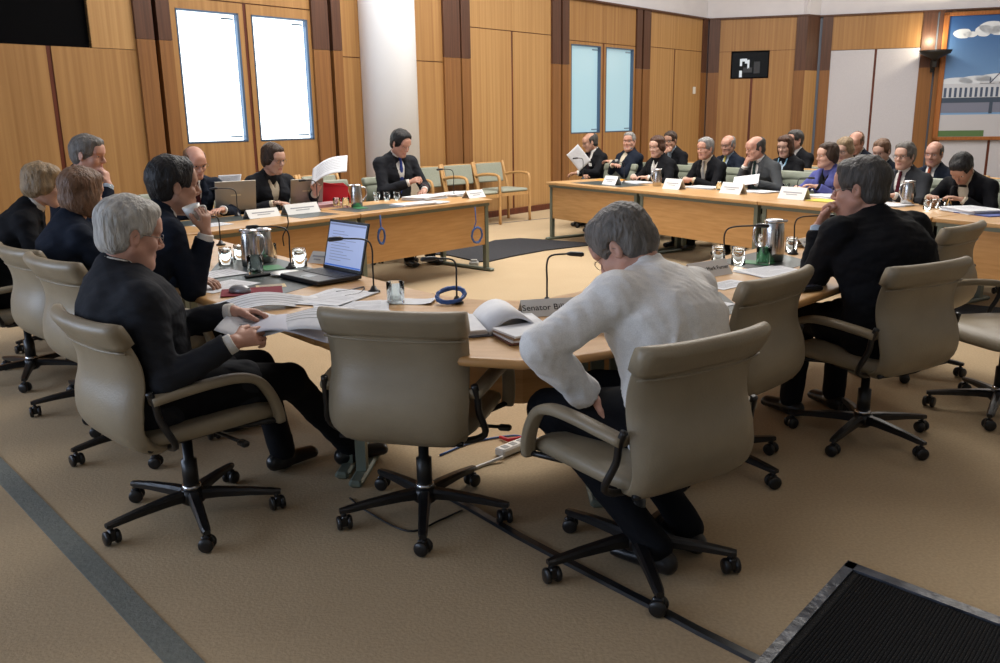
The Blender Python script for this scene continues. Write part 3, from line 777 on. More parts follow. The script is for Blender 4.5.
# ------------------------------------------------------------ office chairs
def leather(name, a, b): return principled(name, a, .42, spec=.45, noise=(5, b), bump=(140, .12))
M_lea = leather('taupe_leather', c255(148, 136, 114), c255(134, 122, 101))
M_leag = leather('sage_leather', c255(140, 146, 130), c255(126, 132, 116))
M_blk = principled('black_plastic', (.008, .008, .009), .35)
M_chr = principled('chrome', (.6, .6, .62), .15, 1.)
def make_chair(name, label, lea, phase, group=None, recline=0, lift=0.):
    t = thing(name, label, 'office chair', (0, 0, 0), 0, group)
    # backrest: profile of centre line (y, z), thickness, half width
    prof = [(-.10, .405, .025, .20), (-.185, .405, .032, .225), (-.250, .445, .036, .250), (-.282, .51, .038, .256), (-.278, .58, .036, .257), (-.255, .65, .031, .254), (-.250, .72, .027, .256), (-.266, .79, .024, .258), (-.300, .868, .021, .259)]
    P = spline([(0, p[0], p[1]) for p in prof], 3); T = spline([(p[2], p[3], 0) for p in prof], 3)
    rings = []
    nW = 13
    for i, c in enumerate(P):
        tg = (P[min(i+1, len(P)-1)]-P[max(i-1, 0)]).normalized(); nrm = Vector((0, -tg.z, tg.y))   # outward/back
        th, hw = T[i].x, T[i].y; ring = []
        wrap = .038*min(1, max(0, (c.z-.40)/.15))
        for sgn in (1, -1):
            for k in range(nW):
                u = -1+2*k/(nW-1); u = u*sgn
                ed = (1-abs(u)**6)**.5 if abs(u) < 1 else 0
                x = u*hw; f = wrap*abs(u)**2.8
                ring.append(c+Vector((x, f, 0))+nrm*(th*(.12+.88*ed))*sgn*(1 if sgn > 0 else .8))
        rings.append(ring)
    RC = Matrix.Translation((0, -.08, .40+lift)) @ Matrix.Rotation(rad(recline), 4, 'X') @ Matrix.Translation((0, .08, -.40))
    LF = Matrix.Translation((0, 0, lift))
    def fin(o, M): o.data.transform(M); return o
    fin(MB().loft(rings).build('backrest', lea, t), RC)
    # rolled flap over the top edge
    top = P[-1]; fr = []
    prof2 = []
    tgt = (P[-1]-P[-4]).normalized(); bk = Vector((0, -tgt.z, tgt.y))
    path = []
    for a, off in ((-.075, .021), (-.055, .0245), (-.03, .026), (0, .027)): path.append(tgt*a+bk*off)
    for a in range(15, 166, 15): path.append(tgt*(.024*math.sin(rad(a)))+bk*(.0265*math.cos(rad(a))))
    path += [bk*-.026, tgt*-.04+bk*-.025, tgt*-.075+bk*-.020]
    m = MB(); rr = []
    for k in range(17):
        u = -1+2*k/16; x = u*.2625; f = .038*abs(u)**2.8; sc = 1 if abs(u) < .99 else .9
        rr.append([top+Vector((x, f, 0))+q*sc for q in path])
    fin(m.loft(rr, closed=True).build('top_roll', lea, t), RC)
    # seam line under the roll
    sm = [top+Vector((.255*u, .038*abs(u)**2.8, 0))+tgt*-.080+bk*.024 for u in [-1+2*k/16 for k in range(17)]]
    fin(MB().tube(sm, .004, 6).build('seam', lea, t), RC)
    # seat cushion
    rings = []
    for y, zt, zb, hw in ((-.235, .435, .415, .19), (-.22, .455, .40, .222), (-.1, .462, .395, .245), (.08, .468, .395, .252), (.19, .470, .395, .252), (.245, .455, .39, .25), (.275, .425, .385, .24), (.28, .405, .39, .22)):
        ring = []
        for k in range(16):
            a = 2*PI*k/16; ca, sa = math.cos(a), math.sin(a)
            sx = math.copysign(abs(ca)**.35, ca); sz = math.copysign(abs(sa)**.5, sa)
            ring.append(Vector((hw*sx, y, (zt+zb)/2+(zt-zb)/2*sz)))
        rings.append(ring)
    fin(MB().loft(rings).build('seat', lea, t), LF)
    # arm loops
    for q in (1, -1):
        pts = spline([(q*.272, -.235, .590), (q*.286, -.16, .602), (q*.295, -.03, .612), (q*.297, .08, .608), (q*.295, .155, .580), (q*.290, .205, .515), (q*.283, .235, .445), (q*.275, .245, .395)], 4)
        rr = []
        for i, c in enumerate(pts):
            tg = (pts[min(i+1, len(pts)-1)]-pts[max(i-1, 0)]).normalized(); sd = Vector((1, 0, 0)); nr = sd.cross(tg).normalized()
            wv, hv = .026, .017
            rr.append([c+sd*wv*math.copysign(abs(math.cos(a))**.6, math.cos(a))+nr*hv*math.copysign(abs(math.sin(a))**.6, math.sin(a)) for a in [2*PI*k/12 for k in range(12)]])
        fin(MB().loft(rr).build('armrest', lea, t), LF)
        b = MB().tube(spline([(q*.276, -.240, .625), (q*.282, -.225, .58), (q*.284, -.215, .52), (q*.292, -.175, .425), (q*.19, -.15, .385), (q*.08, -.04, .375)], 5), .0125, 8)
        b.tube([(q*.277, .240, .405), (q*.2, .16, .385), (q*.06, .03, .378)], .011, 8)
        fin(b.build('arm_frame', M_blk, t), LF)
    b = MB().box((-.10, -.13, .345), (.10, .13, .395), bev=.015).tube([(-.23, -.235, .405), (.23, -.235, .405)], .010, 8).tube([(.06, .05, .37), (.30, .07, .365)], .007, 6).box((.28, .055, .352), (.33, .085, .374), bev=.006)
    fin(b.build('tilt_mechanism', M_blk, t), LF)
    MB().lathe([(.030, .10), (.030, .24), (.020, .245), (.020, .35+lift)], n=18).build('gas_column', M_blk, t)
    MB().lathe([(.034, .118), (.036, .128), (.034, .138)], n=18).build('chrome_ring', M_chr, t)
    base = MB().lathe([(.03, .055), (.048, .07), (.046, .112), (.034, .125)], n=18)
    for k in range(5):
        a = phase+2*PI*k/5; d = Vector((math.cos(a), math.sin(a), 0)); sd = Vector((-d.y, d.x, 0)); rr = []
        for r, z, wv, hv in ((.02, .098, .024, .020), (.1, .098, .022, .017), (.22, .090, .019, .013), (.31, .080, .017, .010), (.335, .078, .012, .008)):
            rr.append([d*r+sd*wv*x+Vector((0, 0, z+hv*zz)) for x, zz in ((-1, -1), (1, -1), (1, .4), (.6, 1), (-.6, 1), (-1, .4))])
        base.loft(rr, smooth=False)
    bo = base.build('star_base', M_blk, t)
    for k in range(5):
        a = phase+2*PI*k/5; d = Vector((math.cos(a), math.sin(a), 0)); wa = a+1.1+k*.9
        M = Matrix.Translation(d*.318+Vector((0, 0, .029))) @ Matrix.Rotation(wa, 4, 'Z') @ Matrix.Rotation(PI/2, 4, 'X')
        c = MB()
        for q in (-1, 1): c.lathe([(.006, q*.0185-.009), (.024, q*.0185-.009), (.028, q*.0185-.004), (.028, q*.0185+.004), (.024, q*.0185+.009), (.006, q*.0185+.009)], M, n=16)
        c.box((-.018, -.012, -.012), (.014, .03, .012), M, bev=.004); c.tube([d*.318+Vector((0, 0, .04)), d*.318+Vector((0, 0, .08))], .008, 8)
        c.build('caster', M_blk, bo)
    return t
def f2rz(f): return rad(f-90)
def star(px, f): return rad(px)-f2rz(f)
chair_spots = [
 (-1.21, 3.11, 46, -63, 6, 0, 'taupe leather swivel chair under the white-haired man in the left foreground'),
 (-1.71, 3.88, 48, -60, 5, .08, 'taupe swivel chair under the dark-haired man drinking from the white cup'),
 (-2.20, 4.50, 48, -75, 5, .045, 'taupe swivel chair under the woman with the smooth brown bob'),
 (-2.86, 5.06, 40, -70, 0, 0, 'taupe swivel chair at the left picture edge under the woman with wavy blonde hair'),
 (-.30, 3.09, 76, -87, 1, -.005, 'empty taupe swivel chair seen square from behind, left of the man in white'),
 (.455, 2.69, 123, -86, 2, -.01, 'taupe swivel chair under the man in the white shirt'),
 (.92, 3.54, 134, -52, 0, 0, 'empty taupe swivel chair between the white-shirted man and the man in black'),
 (1.71, 3.85, 119, -62, 0, -.01, 'taupe swivel chair under the broad man in black seen from behind'),
 (2.42, 4.98, 131, -40, 0, 0, 'empty taupe swivel chair just beyond the broad man in black'),
 (2.54, 4.17, 196, 162, 0, .01, 'empty taupe swivel chair turned sideways at the right picture edge')]
for i, (x, y, f, ph, rc, lf, lab) in enumerate(chair_spots):
    o = make_chair('swivel_chair', lab, M_lea, star(ph, f), None, rc, lf); o.location = (x, y, 0); o.rotation_euler[2] = f2rz(f)

# wooden armchairs along the wall ---------------------------------------
M_beech = wood('beech', c255(200, 158, 104), c255(182, 138, 86), 6, (6, 6, 1))
M_pad = principled('sage_fabric', c255(156, 160, 146), .9, noise=(80, c255(146, 150, 136)), bump=(150, .2))
def make_wood_chair(label):
    t = thing('wooden_armchair', label, 'armchair', group=None)
    MB().box((-.235, -.21, .42), (.235, .25, .465), bev=.018).build('seat_pad', M_pad, t)
    MB().box((-.225, -.015, 0), (.225, .015, .27), Matrix.Translation((0, -.262, .54)) @ Matrix.Rotation(rad(11), 4, 'X'), bev=.012).build('back_pad', M_pad, t)
    MB().box((-.24, -.22, .375), (.24, -.19, .42)).box((-.24, .215, .375), (.24, .245, .42)).box((-.25, -.2, .375), (-.22, .23, .42)).box((.22, -.2, .375), (.25, .23, .42)).build('seat_rail', M_beech, t)
    for q in (1, -1):
        MB().tube(spline([(q*.255, -.20, .0), (q*.255, -.20, .35), (q*.255, -.235, .55), (q*.252, -.325, .83)], 4), .019, 8).build('leg', M_beech, t)
        MB().tube(spline([(q*.265, .235, .0), (q*.265, .235, .5), (q*.268, .225, .62), (q*.27, .18, .665), (q*.27, .05, .675), (q*.265, -.12, .665), (q*.258, -.262, .64)], 4), .018, 8).build('leg', M_beech, t)
    MB().tube([(-.25, -.325, .80), (0, -.345, .805), (.25, -.325, .80)], .014, 8).build('top_rail', M_beech, t)
    t.scale = (1.14, 1.05, 1.05)
    return t
wl = [(-1.12, 'empty beech armchair nearest the far right table, last of three by the wall'), (-1.80, 'beech armchair with pale pad, middle of the three by the left wall'), (-2.48, 'beech armchair just right of the white column')]
wl += [(-4.3-.62*i, None) for i in range(4)]
wproto = None
for i, (s_, lab) in enumerate(wl):
    p = W1 @ Vector((s_, -.50 if i < 3 else -.55, 0)); rz = rad(49.26)+PI-rad(7 if i < 3 else 0)
    lb = lab or 'pale padded beech armchair in the row behind the laptop users'
    if wproto is None: wproto = o = make_wood_chair(lb); o.location = p; o.rotation_euler[2] = rz
    else: o = dup(wproto, p, rz, lb)
    if not lab: o['group'] = 'armchairs along the left wall behind the laptops'

# ------------------------------------------------------------ tables
M_top = wood('beech_top', c255(196, 156, 106), c255(180, 138, 88), 3, (2, 8, 2), .35)
M_edge = wood('beech_edge', c255(190, 146, 94), c255(172, 128, 78), 3, (1, 1, 6), .4)
M_mod = wood('modesty_veneer', c255(198, 152, 98), c255(182, 136, 82), 4, (1.0, 1.0, 10), .45)
M_leg = principled('sage_steel', c255(112, 120, 108), .45, .3)
M_inlay = principled('green_grey_leather_inlay', c255(50, 62, 62), .4, noise=(30, c255(44, 56, 56)))
def straight_table(name, label, A, ang, s0, s1, depth, group, back=1, inlay=None, legs=(1, 1)):
    """A point on the front edge, ang direction of the edge (deg); seats lie on local +y * back"""
    t = thing(name, label, 'table', A, rad(ang), group)
    y = lambda v: v*back
    def bx(m, x0, x1, ya, yb, z0, z1, **k): a, b = sorted((y(ya), y(yb))); m.box((x0, a, z0), (x1, b, z1), **k); return m
    g_ = .004
    bx(bx(MB(), s0+g_, s1-g_, 0, depth, .69, .72, bev=.004), s0+g_, s1-g_, 0, depth, .688, .690, mi=0).build('table_top', M_top, t)
    bx(MB(), s0+.02, s1-.02, .03, .06, .655, .69).build('top_rail', M_leg, t)
    bx(MB(), s0+.07, s1-.07, .05, .068, .27, .66).build('modesty_panel', M_mod, t)
    for i, x in enumerate((s0+.05, s1-.05)):
        m = MB(); bx(m, x-.022, x+.022, .04, .085, .03, .69); bx(m, x-.022, x+.022, depth-.20, depth-.155, .03, .69); bx(m, x-.02, x+.02, .04, depth-.05, .65, .688)
        bx(m, x-.03, x+.03, -.03, depth-.05, .0, .032, bev=.01)
        m.build('leg', M_leg, t)
    for (x0, x1, y0, y1) in (inlay or []):
        bx(MB(), x0, x1, y0, y1, .7195, .7215).build('desk_inlay', M_inlay, t)
    return t
RA = Vector((.60, 10.85, 0)); RD = -58.3
rl = [('beech table module at the far end, in front of the man reading papers'), ('beech table module in front of the woman in black and the man with clasped hands'), ('beech table module in front of the woman in the purple jacket'), ('beech table module nearest the right picture edge')]
for i in range(4):
    straight_table('committee_table', rl[i], RA, RD, i*1.70, (i+1)*1.70, .86, None, 1, inlay=[(.35, 1.3, .12, .55)] if i == 0 else ([(5.6, 6.5, .12, .6)] if i == 3 else None))
LA = Vector((-.05, 8.62, 0)); LDv = Vector((-2.30, 6.15, 0))-LA; LD = math.degrees(math.atan2(LDv.y, LDv.x)); LL = LDv.length
for i, lb in enumerate(('beech table module with coiled blue cables hanging from its front', 'beech table module carrying the two silver laptops on the left')):
    straight_table('committee_table', lb, LA, LD, i*LL/2, (i+1)*LL/2, .86, None, -1, inlay=[(.95, 1.6, .15, .55)] if i == 0 else [(LL/2+.1, LL/2+.5, .15, .55), (LL/2+.7, LL-.1, .45, .8)])

inner = [(-2.15, 6.15), (-1.40, 5.22), (-.73, 4.41), (-.58, 4.22), (-.40, 3.99), (-.22, 3.80), (-.05, 3.71), (.10, 3.70), (.24, 3.76), (.42, 3.93), (.80, 4.33), (1.28, 4.84), (2.05, 5.62)]
outer = [(-2.87, 5.65), (-1.42, 3.94), (-.90, 3.36), (-.68, 3.10), (-.50, 3.01), (-.32, 2.92), (-.12, 2.80), (.07, 2.75), (.24, 2.80), (.42, 2.89), (.62, 3.04), (1.24, 3.57), (2.20, 4.55)]
def near_table(name, label, sl_, inl):
    I_, O_ = inner[sl_], outer[sl_]
    t = thing(name, label, 'table', (0, 0, 0))
    poly = O_+I_[::-1]
    MB().prism(poly, .685, .72).build('table_top', M_top, t)
    m = MB(); ed = []
    pts = [Vector((x, y, .7025)) for x, y in O_]
    MB().tube(pts, .0178, 8).build('table_edge', M_edge, t)
    pn_ = []
    for i in range(len(I_)):
        a, b = Vector((*I_[i], 0)), Vector((*O_[i], 0)); pn_.append(a+(b-a).normalized()*.06)
    q = MB(); rr = [[p+Vector((0, 0, .27)), p+Vector((0, 0, .66)), p+(Vector((*O_[i], 0))-p).normalized()*.018+Vector((0, 0, .66)), p+(Vector((*O_[i], 0))-p).normalized()*.018+Vector((0, 0, .27))] for i, p in enumerate(pn_)]
    q.loft(rr, smooth=False).build('modesty_panel', M_mod, t)
    for i in (0, -1):
        a, b = Vector((*I_[i], 0)), Vector((*O_[i], 0)); d = (b-a).normalized(); c = (Vector((*I_[1 if i == 0 else -2], 0))-a).normalized()
        a = a+c*.06; L = (Vector((*O_[i], 0))-Vector((*I_[i], 0))).length
        M = Matrix.Translation(a) @ Matrix.Rotation(math.atan2(d.y, d.x), 4, 'Z')
        MB().box((.08, -.022, .03), (.125, .022, .685), M).box((L*.60, -.022, .03), (L*.60+.045, .022, .685), M).box((.05, -.03, 0), (L*.74, .03, .032), M, bev=.01).box((.08, -.02, .65), (L*.8, .02, .684), M).build('leg', M_leg, t)
    for pl in inl: MB().prism(pl, .7195, .7215).build('desk_inlay', M_inlay, t)
    return t
def pxpoly(*ps): return [tuple(at(x, y, .72)[:2]) for x, y in ps][::-1]
near_table('committee_table', 'left arm of the curved beech table, with the open black laptop and steel jug', slice(0, 4), [pxpoly((222, 258), (268, 256), (340, 276), (318, 284), (262, 300), (200, 284))])
near_table('committee_table', 'rounded corner section of the near beech table, beside the man in white', slice(3, 10), [pxpoly((395, 318), (440, 322), (425, 345), (372, 340))])
near_table('committee_table', 'right arm of the curved beech table beside the broad man in black', slice(9, 13), [pxpoly((716, 262), (765, 250), (812, 262), (775, 274)), pxpoly((693, 296), (720, 292), (745, 312), (700, 320))])
m = thing('corner_table', 'wedge-shaped beech corner table joining the two left tables', 'table')
MB().prism([(-2.16, 6.16), (-2.33, 6.14), (-2.93, 6.73), (-3.25, 6.35), (-2.88, 5.66)][::-1], .685, .72).build('table_top', M_top, m)
MB().box((-2.72, 6.1, .03), (-2.66, 6.16, .685)).box((-2.85, 5.98, 0), (-2.53, 6.28, .03), bev=.01).build('leg', M_leg, m)
# ------------------------------------------------------------ the people
def loc2(w, loc, rz):
    v = Matrix.Rotation(-rz, 3, 'Z') @ (Vector(w)-Vector((loc[0], loc[1], 0))); return tuple(v)
def dir2(w, rz): return tuple(Matrix.Rotation(-rz, 3, 'Z') @ Vector(w))
def P_(name_label, loc, f, **K):
    rz = f2rz(f)
    for k in ('wrL', 'wrR'):
        if k in K and K[k] is not None and K[k][0] == 'w': K[k] = loc2(K[k][1], loc, rz)
    for k in ('hdL', 'hdR', 'pnL', 'pnR', 'elL', 'elR'):
        if k in K and K[k][0] == 'w': K[k] = dir2(K[k][1], rz)
    return person('person', name_label, loc, rz, **K)
Wd = lambda *a: ('w', Vector(a))
INFO = {}
# --- left side
INFO['P3'] = P_('white-haired man in a dark suit and glasses holding papers in the left foreground', (-1.31, 3.05), 42, res=.005, jacket='charcoal', shirt='white', tie='tie_lilac', hair='short', hairline=.008, haircol='white', hairt=.015, glasses=True, skin='ruddy', lean=-7, pitch=12, yaw=-3, fat=1.08, bulk=1.30, top=1.245, sw=1.08, s=1.02, skirt=.62,
    wrR=Wd(-.93, 2.90, .755), wrL=Wd(-.99, 3.12, .815), hdR=Wd(.75, .6, .1), hdL=Wd(.85, .2, -.05), pnR=Wd(-.4, .5, -.5), pnL=Wd(0, -.3, -1), curlR=42, curlL=45, elR=(.5, .5, -.9), elL=(-.7, -.4, -.7),
    knees=((-.12, .50, .50), (.15, .50, .50)), feet=((-.16, .60, .09), (.02, .84, .10)))
INFO['P4'] = P_('dark-haired man in a dark suit drinking from a small white cup', (-1.73, 3.84), 45, res=.006, jacket='navy', shirt='white', hair='short', haircol='black', hairt=.017, skin='tan', lean=27, pitch=2, yaw=-10, top=1.345, bulk=1.12, fat=1.06, s=1.04,
    wrR=Wd(-1.345, 3.95, 1.0), elR=Wd(-.1, .1, -1), hdR=Wd(.02, .12, 1), pnR=Wd(-.8, .3, .1), curlR=55, wrL=Wd(-1.48, 4.12, .765), elL=(-.6, .1, -.7))
INFO['P2'] = P_('woman with a smooth brown bob and dark jacket, seen from behind', (-2.31, 4.45), 43, res=.007, fem=True, jacket='navy', shirt='black', hair='bob', haircol='lightbrown', hairt=.018, lean=12, yaw=22, pitch=8, top=1.275, s=1.04, vneck=False)
INFO['P1'] = P_('woman with wavy blonde hair and white collar at the left picture edge', (-2.95, 5.08), 25, res=.007, fem=True, jacket='black', shirt='white', hair='wavy', haircol='blonde', hairt=.014, lean=22, yaw=-2, pitch=8, top=1.275, s=1.02, glasses=True, vneck=False, collar=.06)
INFO['P5'] = P_('grey-haired man resting his hand against his mouth, beyond the two women', (-2.94, 5.87), 8, res=.007, jacket='navy', shirt='paleblue', hair='short', haircol='grey', hairt=.012, skin='ruddy', lean=14, yaw=-12, pitch=8, top=1.43, s=1.04,
    wrR=(.03, .15, -.175, 0), hdR=(-.25, -.15, .9), pnR=(-.3, -1, 0), curlR=60, elR=(.3, .1, -1))
INFO['P6'] = P_('balding man with glasses looking down behind a silver laptop', (-2.70, 7.62), -52, res=.0075, jacket='navy', shirt='white', tie='tie_maroon', hair='bald', haircol='lightbrown', skin='ruddy', glasses=True, gt=1.3, lean=12, pitch=20, top=1.30, yaw=4, s=1.08)
INFO['P7'] = P_('woman with short dark hair and glasses beside the red folder', (-2.20, 8.22), -48, res=.0075, fem=True, jacket='charcoal', shirt='cream', hair='wavy', haircol='brown', hairt=.008, glasses=True, gt=1.3, lean=12, yaw=14, pitch=10, top=1.30, bulk=1.2, s=1.10, wrL=(-.30, .40, .84), hdL=(-.1, .5, .8), pnL=(.6, .6, 0), curlL=40)
INFO['P8'] = P_('man with receding dark hair and blue tie writing with a pen', (-1.13, 9.38), -50, res=.0075, jacket='charcoal', shirt='white', tie='tie_blue', hair='short', hairline=.022, haircol='black', hairt=.015, skin='ruddy', vdepth=.36, lean=8, pitch=24, yaw=8, top=1.385, s=1.10, bulk=1.15,
    wrR=(.03, .36, .86), hdR=(-.35, .6, .25), pnR=(-.6, -.2, -.6), curlR=55)
# --- centre foreground
INFO['P25'] = P_('man in a white shirt seen from behind, bent over the near table', (.59, 2.70), 131, res=.0048, shirt='stripe', trousers='black', hair='short', haircol='grey', hairt=.017, skin='ruddy', glasses=True, lean=18, side=5, pitch=40, yaw=16, top=1.175, shrug=.025, pleats=True, bulk=1.22, sw=1.05, s=1.07, fold=1.1, loose=1.5, vneck=False, hairline=.0,
    wrL=Wd(.29, 2.72, .60), elL=Wd(-1, -.45, .15), hdL=Wd(.6, -.15, -.25), pnL=Wd(-.2, -.1, -1), curlL=35, wrR=Wd(.42, 3.12, .77), elR=(.8, -.1, -.6), hdR=Wd(-.8, .5, 0), curlR=30,
    knees=((-.20, .42, .50), (.10, .46, .50)), feet=((-.10, .0, .09), (.10, .02, .09)), collar=.07)
INFO['P26'] = P_('broad man in a black suit seen from behind, hand at his chin', (1.79, 3.80), 114, res=.0055, jacket='black', shirt='paleblue', hair='short', haircol='darkgrey', hairt=.014, skin='ruddy', glasses=True, lean=17, side=0, pitch=6, yaw=28, top=1.30, bulk=1.4, sw=1.16, fat=1.12, s=1.13, shrug=.035, collar=.05, fold=1.2,
    wrL=(-.035, .16, -.15, 0), hdL=(.25, -.2, .9), pnL=(.3, -1, 0), curlL=62, elL=(-.15, .15, -1), wrR=(.28, .42, .80), skirt=.6)
# --- right side, front row (they face the centre of the horseshoe)
def RP(px, off, **k):
    a = RA+Vector((math.sin(rad(-RD)), math.cos(rad(-RD)), 0))*off; d = Vector((math.cos(rad(RD)), math.sin(rad(RD)), 0))
    r = CF+CR*((px-500)/FPX)-CU*((140-331.5)/FPX)
    # intersect the sight line with the row line, seen from above
    den = r.x*d.y-r.y*d.x; t = (a.x*d.y-a.y*d.x)/den
    return (r.x*t, r.y*t)
FR = -RD+180-90+0  # heading towards the table: perpendicular to the row
FR = RD-90+360-0
front_row = [
 (597, 1.28, 133, dict(label='man with glasses reading white papers at the far end of the right row', jacket='black', shirt='white', tie='tie_dark', hair='bald', haircol='darkgrey', glasses=True, yaw=-22, pitch=14, lean=4, skin='tan', wrR=(.16, .34, .84), wrL=(-.14, .36, .80), curlR=40, curlL=40)),
 (628, 1.32, 132, dict(label='grey-bearded man leaning back with crossed arms and a white badge', jacket='navy', shirt='cream', hair='short', beard=True, haircol='silver', hairt=.004, skin='ruddy', yaw=32, pitch=-2, lean=-6, wrR=(-.02, .27, .88), wrL=(.05, .25, .92), hdR=(-1, .1, .1), hdL=(1, .1, .1), fat=1.08, bulk=1.12)),
 (666, 1.22, 136, dict(label='woman with chestnut hair and black jacket, hands clasped on the table', fem=True, jacket='black', shirt='white', hair='wavy', haircol='auburn', hairt=.008, yaw=14, pitch=4, lean=10, bulk=1.2, s=1.02)),
 (716, 1.22, 137, dict(label='grey-haired man with striped tie and clasped hands', jacket='black', shirt='cream', tie='tie_silver', hair='short', haircol='silver', hairt=.008, skin='ruddy', yaw=8, pitch=2, lean=12, wrR=(.06, .40, .785), wrL=(-.06, .40, .785), curlR=50, curlL=50)),
 (768, 1.20, 136, dict(label='bald grey-suited man holding his hand over his mouth', jacket='grey', shirt='white', tie='tie_green', hair='bald', haircol='darkgrey', skin='ruddy', yaw=-14, pitch=10, lean=12, wrR=(.04, .12, -.17, 0), hdR=(-.3, -.1, .9), pnR=(-.3, -1, 0), curlR=60, elR=(.3, .2, -1), wrL=(-.20, .38, .80), bulk=1.1)),
((834+2), 1.22, 143, dict(label='woman with short brown hair in a purple-blue jacket', fem=True, jacket='purple', shirt='black', hair='wavy', haircol='brown', hairt=.006, yaw=-18, pitch=-2, lean=6, vdepth=.26, wrL=(-.1, .36, .80), wrR=(.12, .40, .78))),
((904+9), 1.20, 142, dict(label='grey-haired man with glasses, dark red tie and lanyard', jacket='darkgrey', shirt='white', tie='tie_red', hair='short', haircol='grey', hairt=.012, glasses=True, gt=1.4, skin='pale', yaw=6, pitch=0, lean=6, bulk=1.1, vdepth=.34)),
((966+19), 1.12, 156, dict(label='black-haired man bending his head low over his notes', jacket='black', shirt='cream', hair='short', haircol='black', hairt=.014, skin='tan', yaw=10, pitch=48, lean=24, wrR=(.18, .42, .79), wrL=(-.10, .40, .79)))]
far_chairs = []
for px, off, ty, k in front_row:
    xy = RP(px, off+.05); lab = k.pop('label')
    hy = math.hypot(*xy); ztop = atY(px, ty, xy[1]).z
    k.setdefault('s', 1.0)
    if not far_chairs:
        k['wrR'] = Wd(*atY(585, 174, xy[1]-.30)); k['wrL'] = Wd(*atY(577, 173, xy[1]-.36)); k['feet'] = ((-.13, .12, .09), (.13, .15, .09))
    INFO[('f', len(far_chairs))] = P_(lab, xy, FR, res=.0085, top=ztop, **k); far_chairs.append((xy, lab))
back_row = [
 (679, 2.2, 131, dict(label='dark-haired man in the back row with his hand across his mouth', jacket='black', shirt='paleblue', hair='short', haircol='brown', hairt=.010, skin='tan', yaw=20, pitch=8, lean=12, wrR=(.03, .12, -.15, 0), hdR=(-.7, -.1, .5), pnR=(-.2, -1, 0), curlR=50, elR=(.8, .2, -.6))),
 (733, 2.2, 135, dict(label='bald man with glasses and yellow tie in the back row', jacket='navy', shirt='paleblue', tie='tie_yellow', hair='bald', haircol='silver', glasses=True, gt=1.4, skin='ruddy', yaw=16, pitch=6, lean=4)),
((785+6), 2.0, 135, dict(label='woman with a dark chin-length bob and pale blue lanyard', fem=True, jacket='black', shirt='paleblue', hair='bob', haircol='auburn', hairt=.008, yaw=14, pitch=8, lean=4)),
 (799, 2.6, 130, dict(label='dark-suited man half hidden behind the woman with the dark bob', jacket='black', shirt='white', hair='short', haircol='darkgrey', hairt=.010, skin='ruddy', yaw=-6, pitch=0, lean=2)),
((846+6), 2.1, 138, dict(label='blonde woman with glasses mostly hidden behind the purple jacket', fem=True, jacket='tan', shirt='white', hair='wavy', haircol='blonde', hairt=.008, glasses=True, gt=1.4, yaw=10, pitch=14, lean=6)),
((858+5), 2.7, 132, dict(label='bald man in a navy suit looking down in the back row', jacket='navy', shirt='white', tie='tie_dark', hair='bald', haircol='lightbrown', skin='ruddy', yaw=10, pitch=22, lean=6)),
((879+9), 2.0, 139, dict(label='young man with light brown hair behind the man with the lanyard', jacket='navy', shirt='white', tie='tie_dark', hair='short', haircol='lightbrown', hairt=.010, yaw=12, pitch=14, lean=4)),
((934+6), 2.1, 141, dict(label='bald man with orange tie in the back row on the right', jacket='navy', shirt='white', tie='tie_orange', hair='bald', haircol='darkgrey', hairt=.006, skin='ruddy', yaw=16, pitch=4, lean=4))]
back_chairs = []
for px, off, ty, k in back_row:
    xy = RP(px, off+.05); lab = k.pop('label'); ztop = atY(px, ty, xy[1]).z
    INFO[('b', len(back_chairs))] = P_(lab, xy, FR, res=.0095, top=ztop, **k); back_chairs.append(xy)
# chairs under them -----------------------------------------------------
def far_chair(xy, f, lab, gr=None, src=[None]):
    if src[0] is None:
        src[0] = make_chair('swivel_chair', lab, M_leag, .3); o = src[0]; o.location = (xy[0], xy[1], 0); o.rotation_euler[2] = f2rz(f)
        if gr: o['group'] = gr
    else:
        o = dup(src[0], (xy[0], xy[1], 0), f2rz(f), lab)
        if gr: o['group'] = gr
        elif 'group' in o: del o['group']
    return o
who = ['the man reading papers', 'the bearded man with crossed arms', 'the chestnut-haired woman in black', 'the man with the striped tie', 'the bald man in the grey suit', 'the woman in purple', 'the man with the dark red tie', 'the man with his head bent low']
for (xy, lab), w_ in zip(far_chairs, who): far_chair(xy, FR, 'sage leather swivel chair under '+w_)
far_chair(RP(609, .98), FR+12, 'empty sage leather swivel chair pushed up to the far table, beside the orange envelope')
far_chair(RP(793, 1.22), FR+6, 'empty sage swivel chair between the grey-suited man and the woman in purple')
far_chair((-2.80, 7.62-.0), -48, 'sage leather swivel chair under the balding man at the silver laptop')
far_chair((-2.13, 8.31), -48, 'sage leather swivel chair under the woman beside the red folder')
far_chair((-1.10, 9.43), -50, 'sage leather swivel chair under the man writing with a pen')
far_chair((-1.62, 8.92), -46, 'empty sage swivel chair between the woman with glasses and the man writing')
far_chair((-3.02, 5.85), 8, 'swivel chair under the grey-haired man resting his hand on his mouth')
bw = ['the dark-haired man covering his mouth', 'the bald man with the yellow tie', 'the woman with the dark bob', 'the half-hidden man in a dark suit', 'the blonde woman with glasses', 'the bald man looking down', 'the young man with light brown hair', 'the bald man with the orange tie']
for xy, w_ in zip(back_chairs, bw): dup(wproto, (xy[0], xy[1], 0), f2rz(FR), 'beech armchair in the back row under '+w_)
for i, px in enumerate((972, 1003, 700)):
    xy = RP(px, 2.1); dup(wproto, (xy[0], xy[1], 0), f2rz(FR), ['empty beech armchair behind the man bending low over his notes', 'empty beech armchair in the back row at the right picture edge', 'empty beech armchair behind the man with the striped tie'][i])
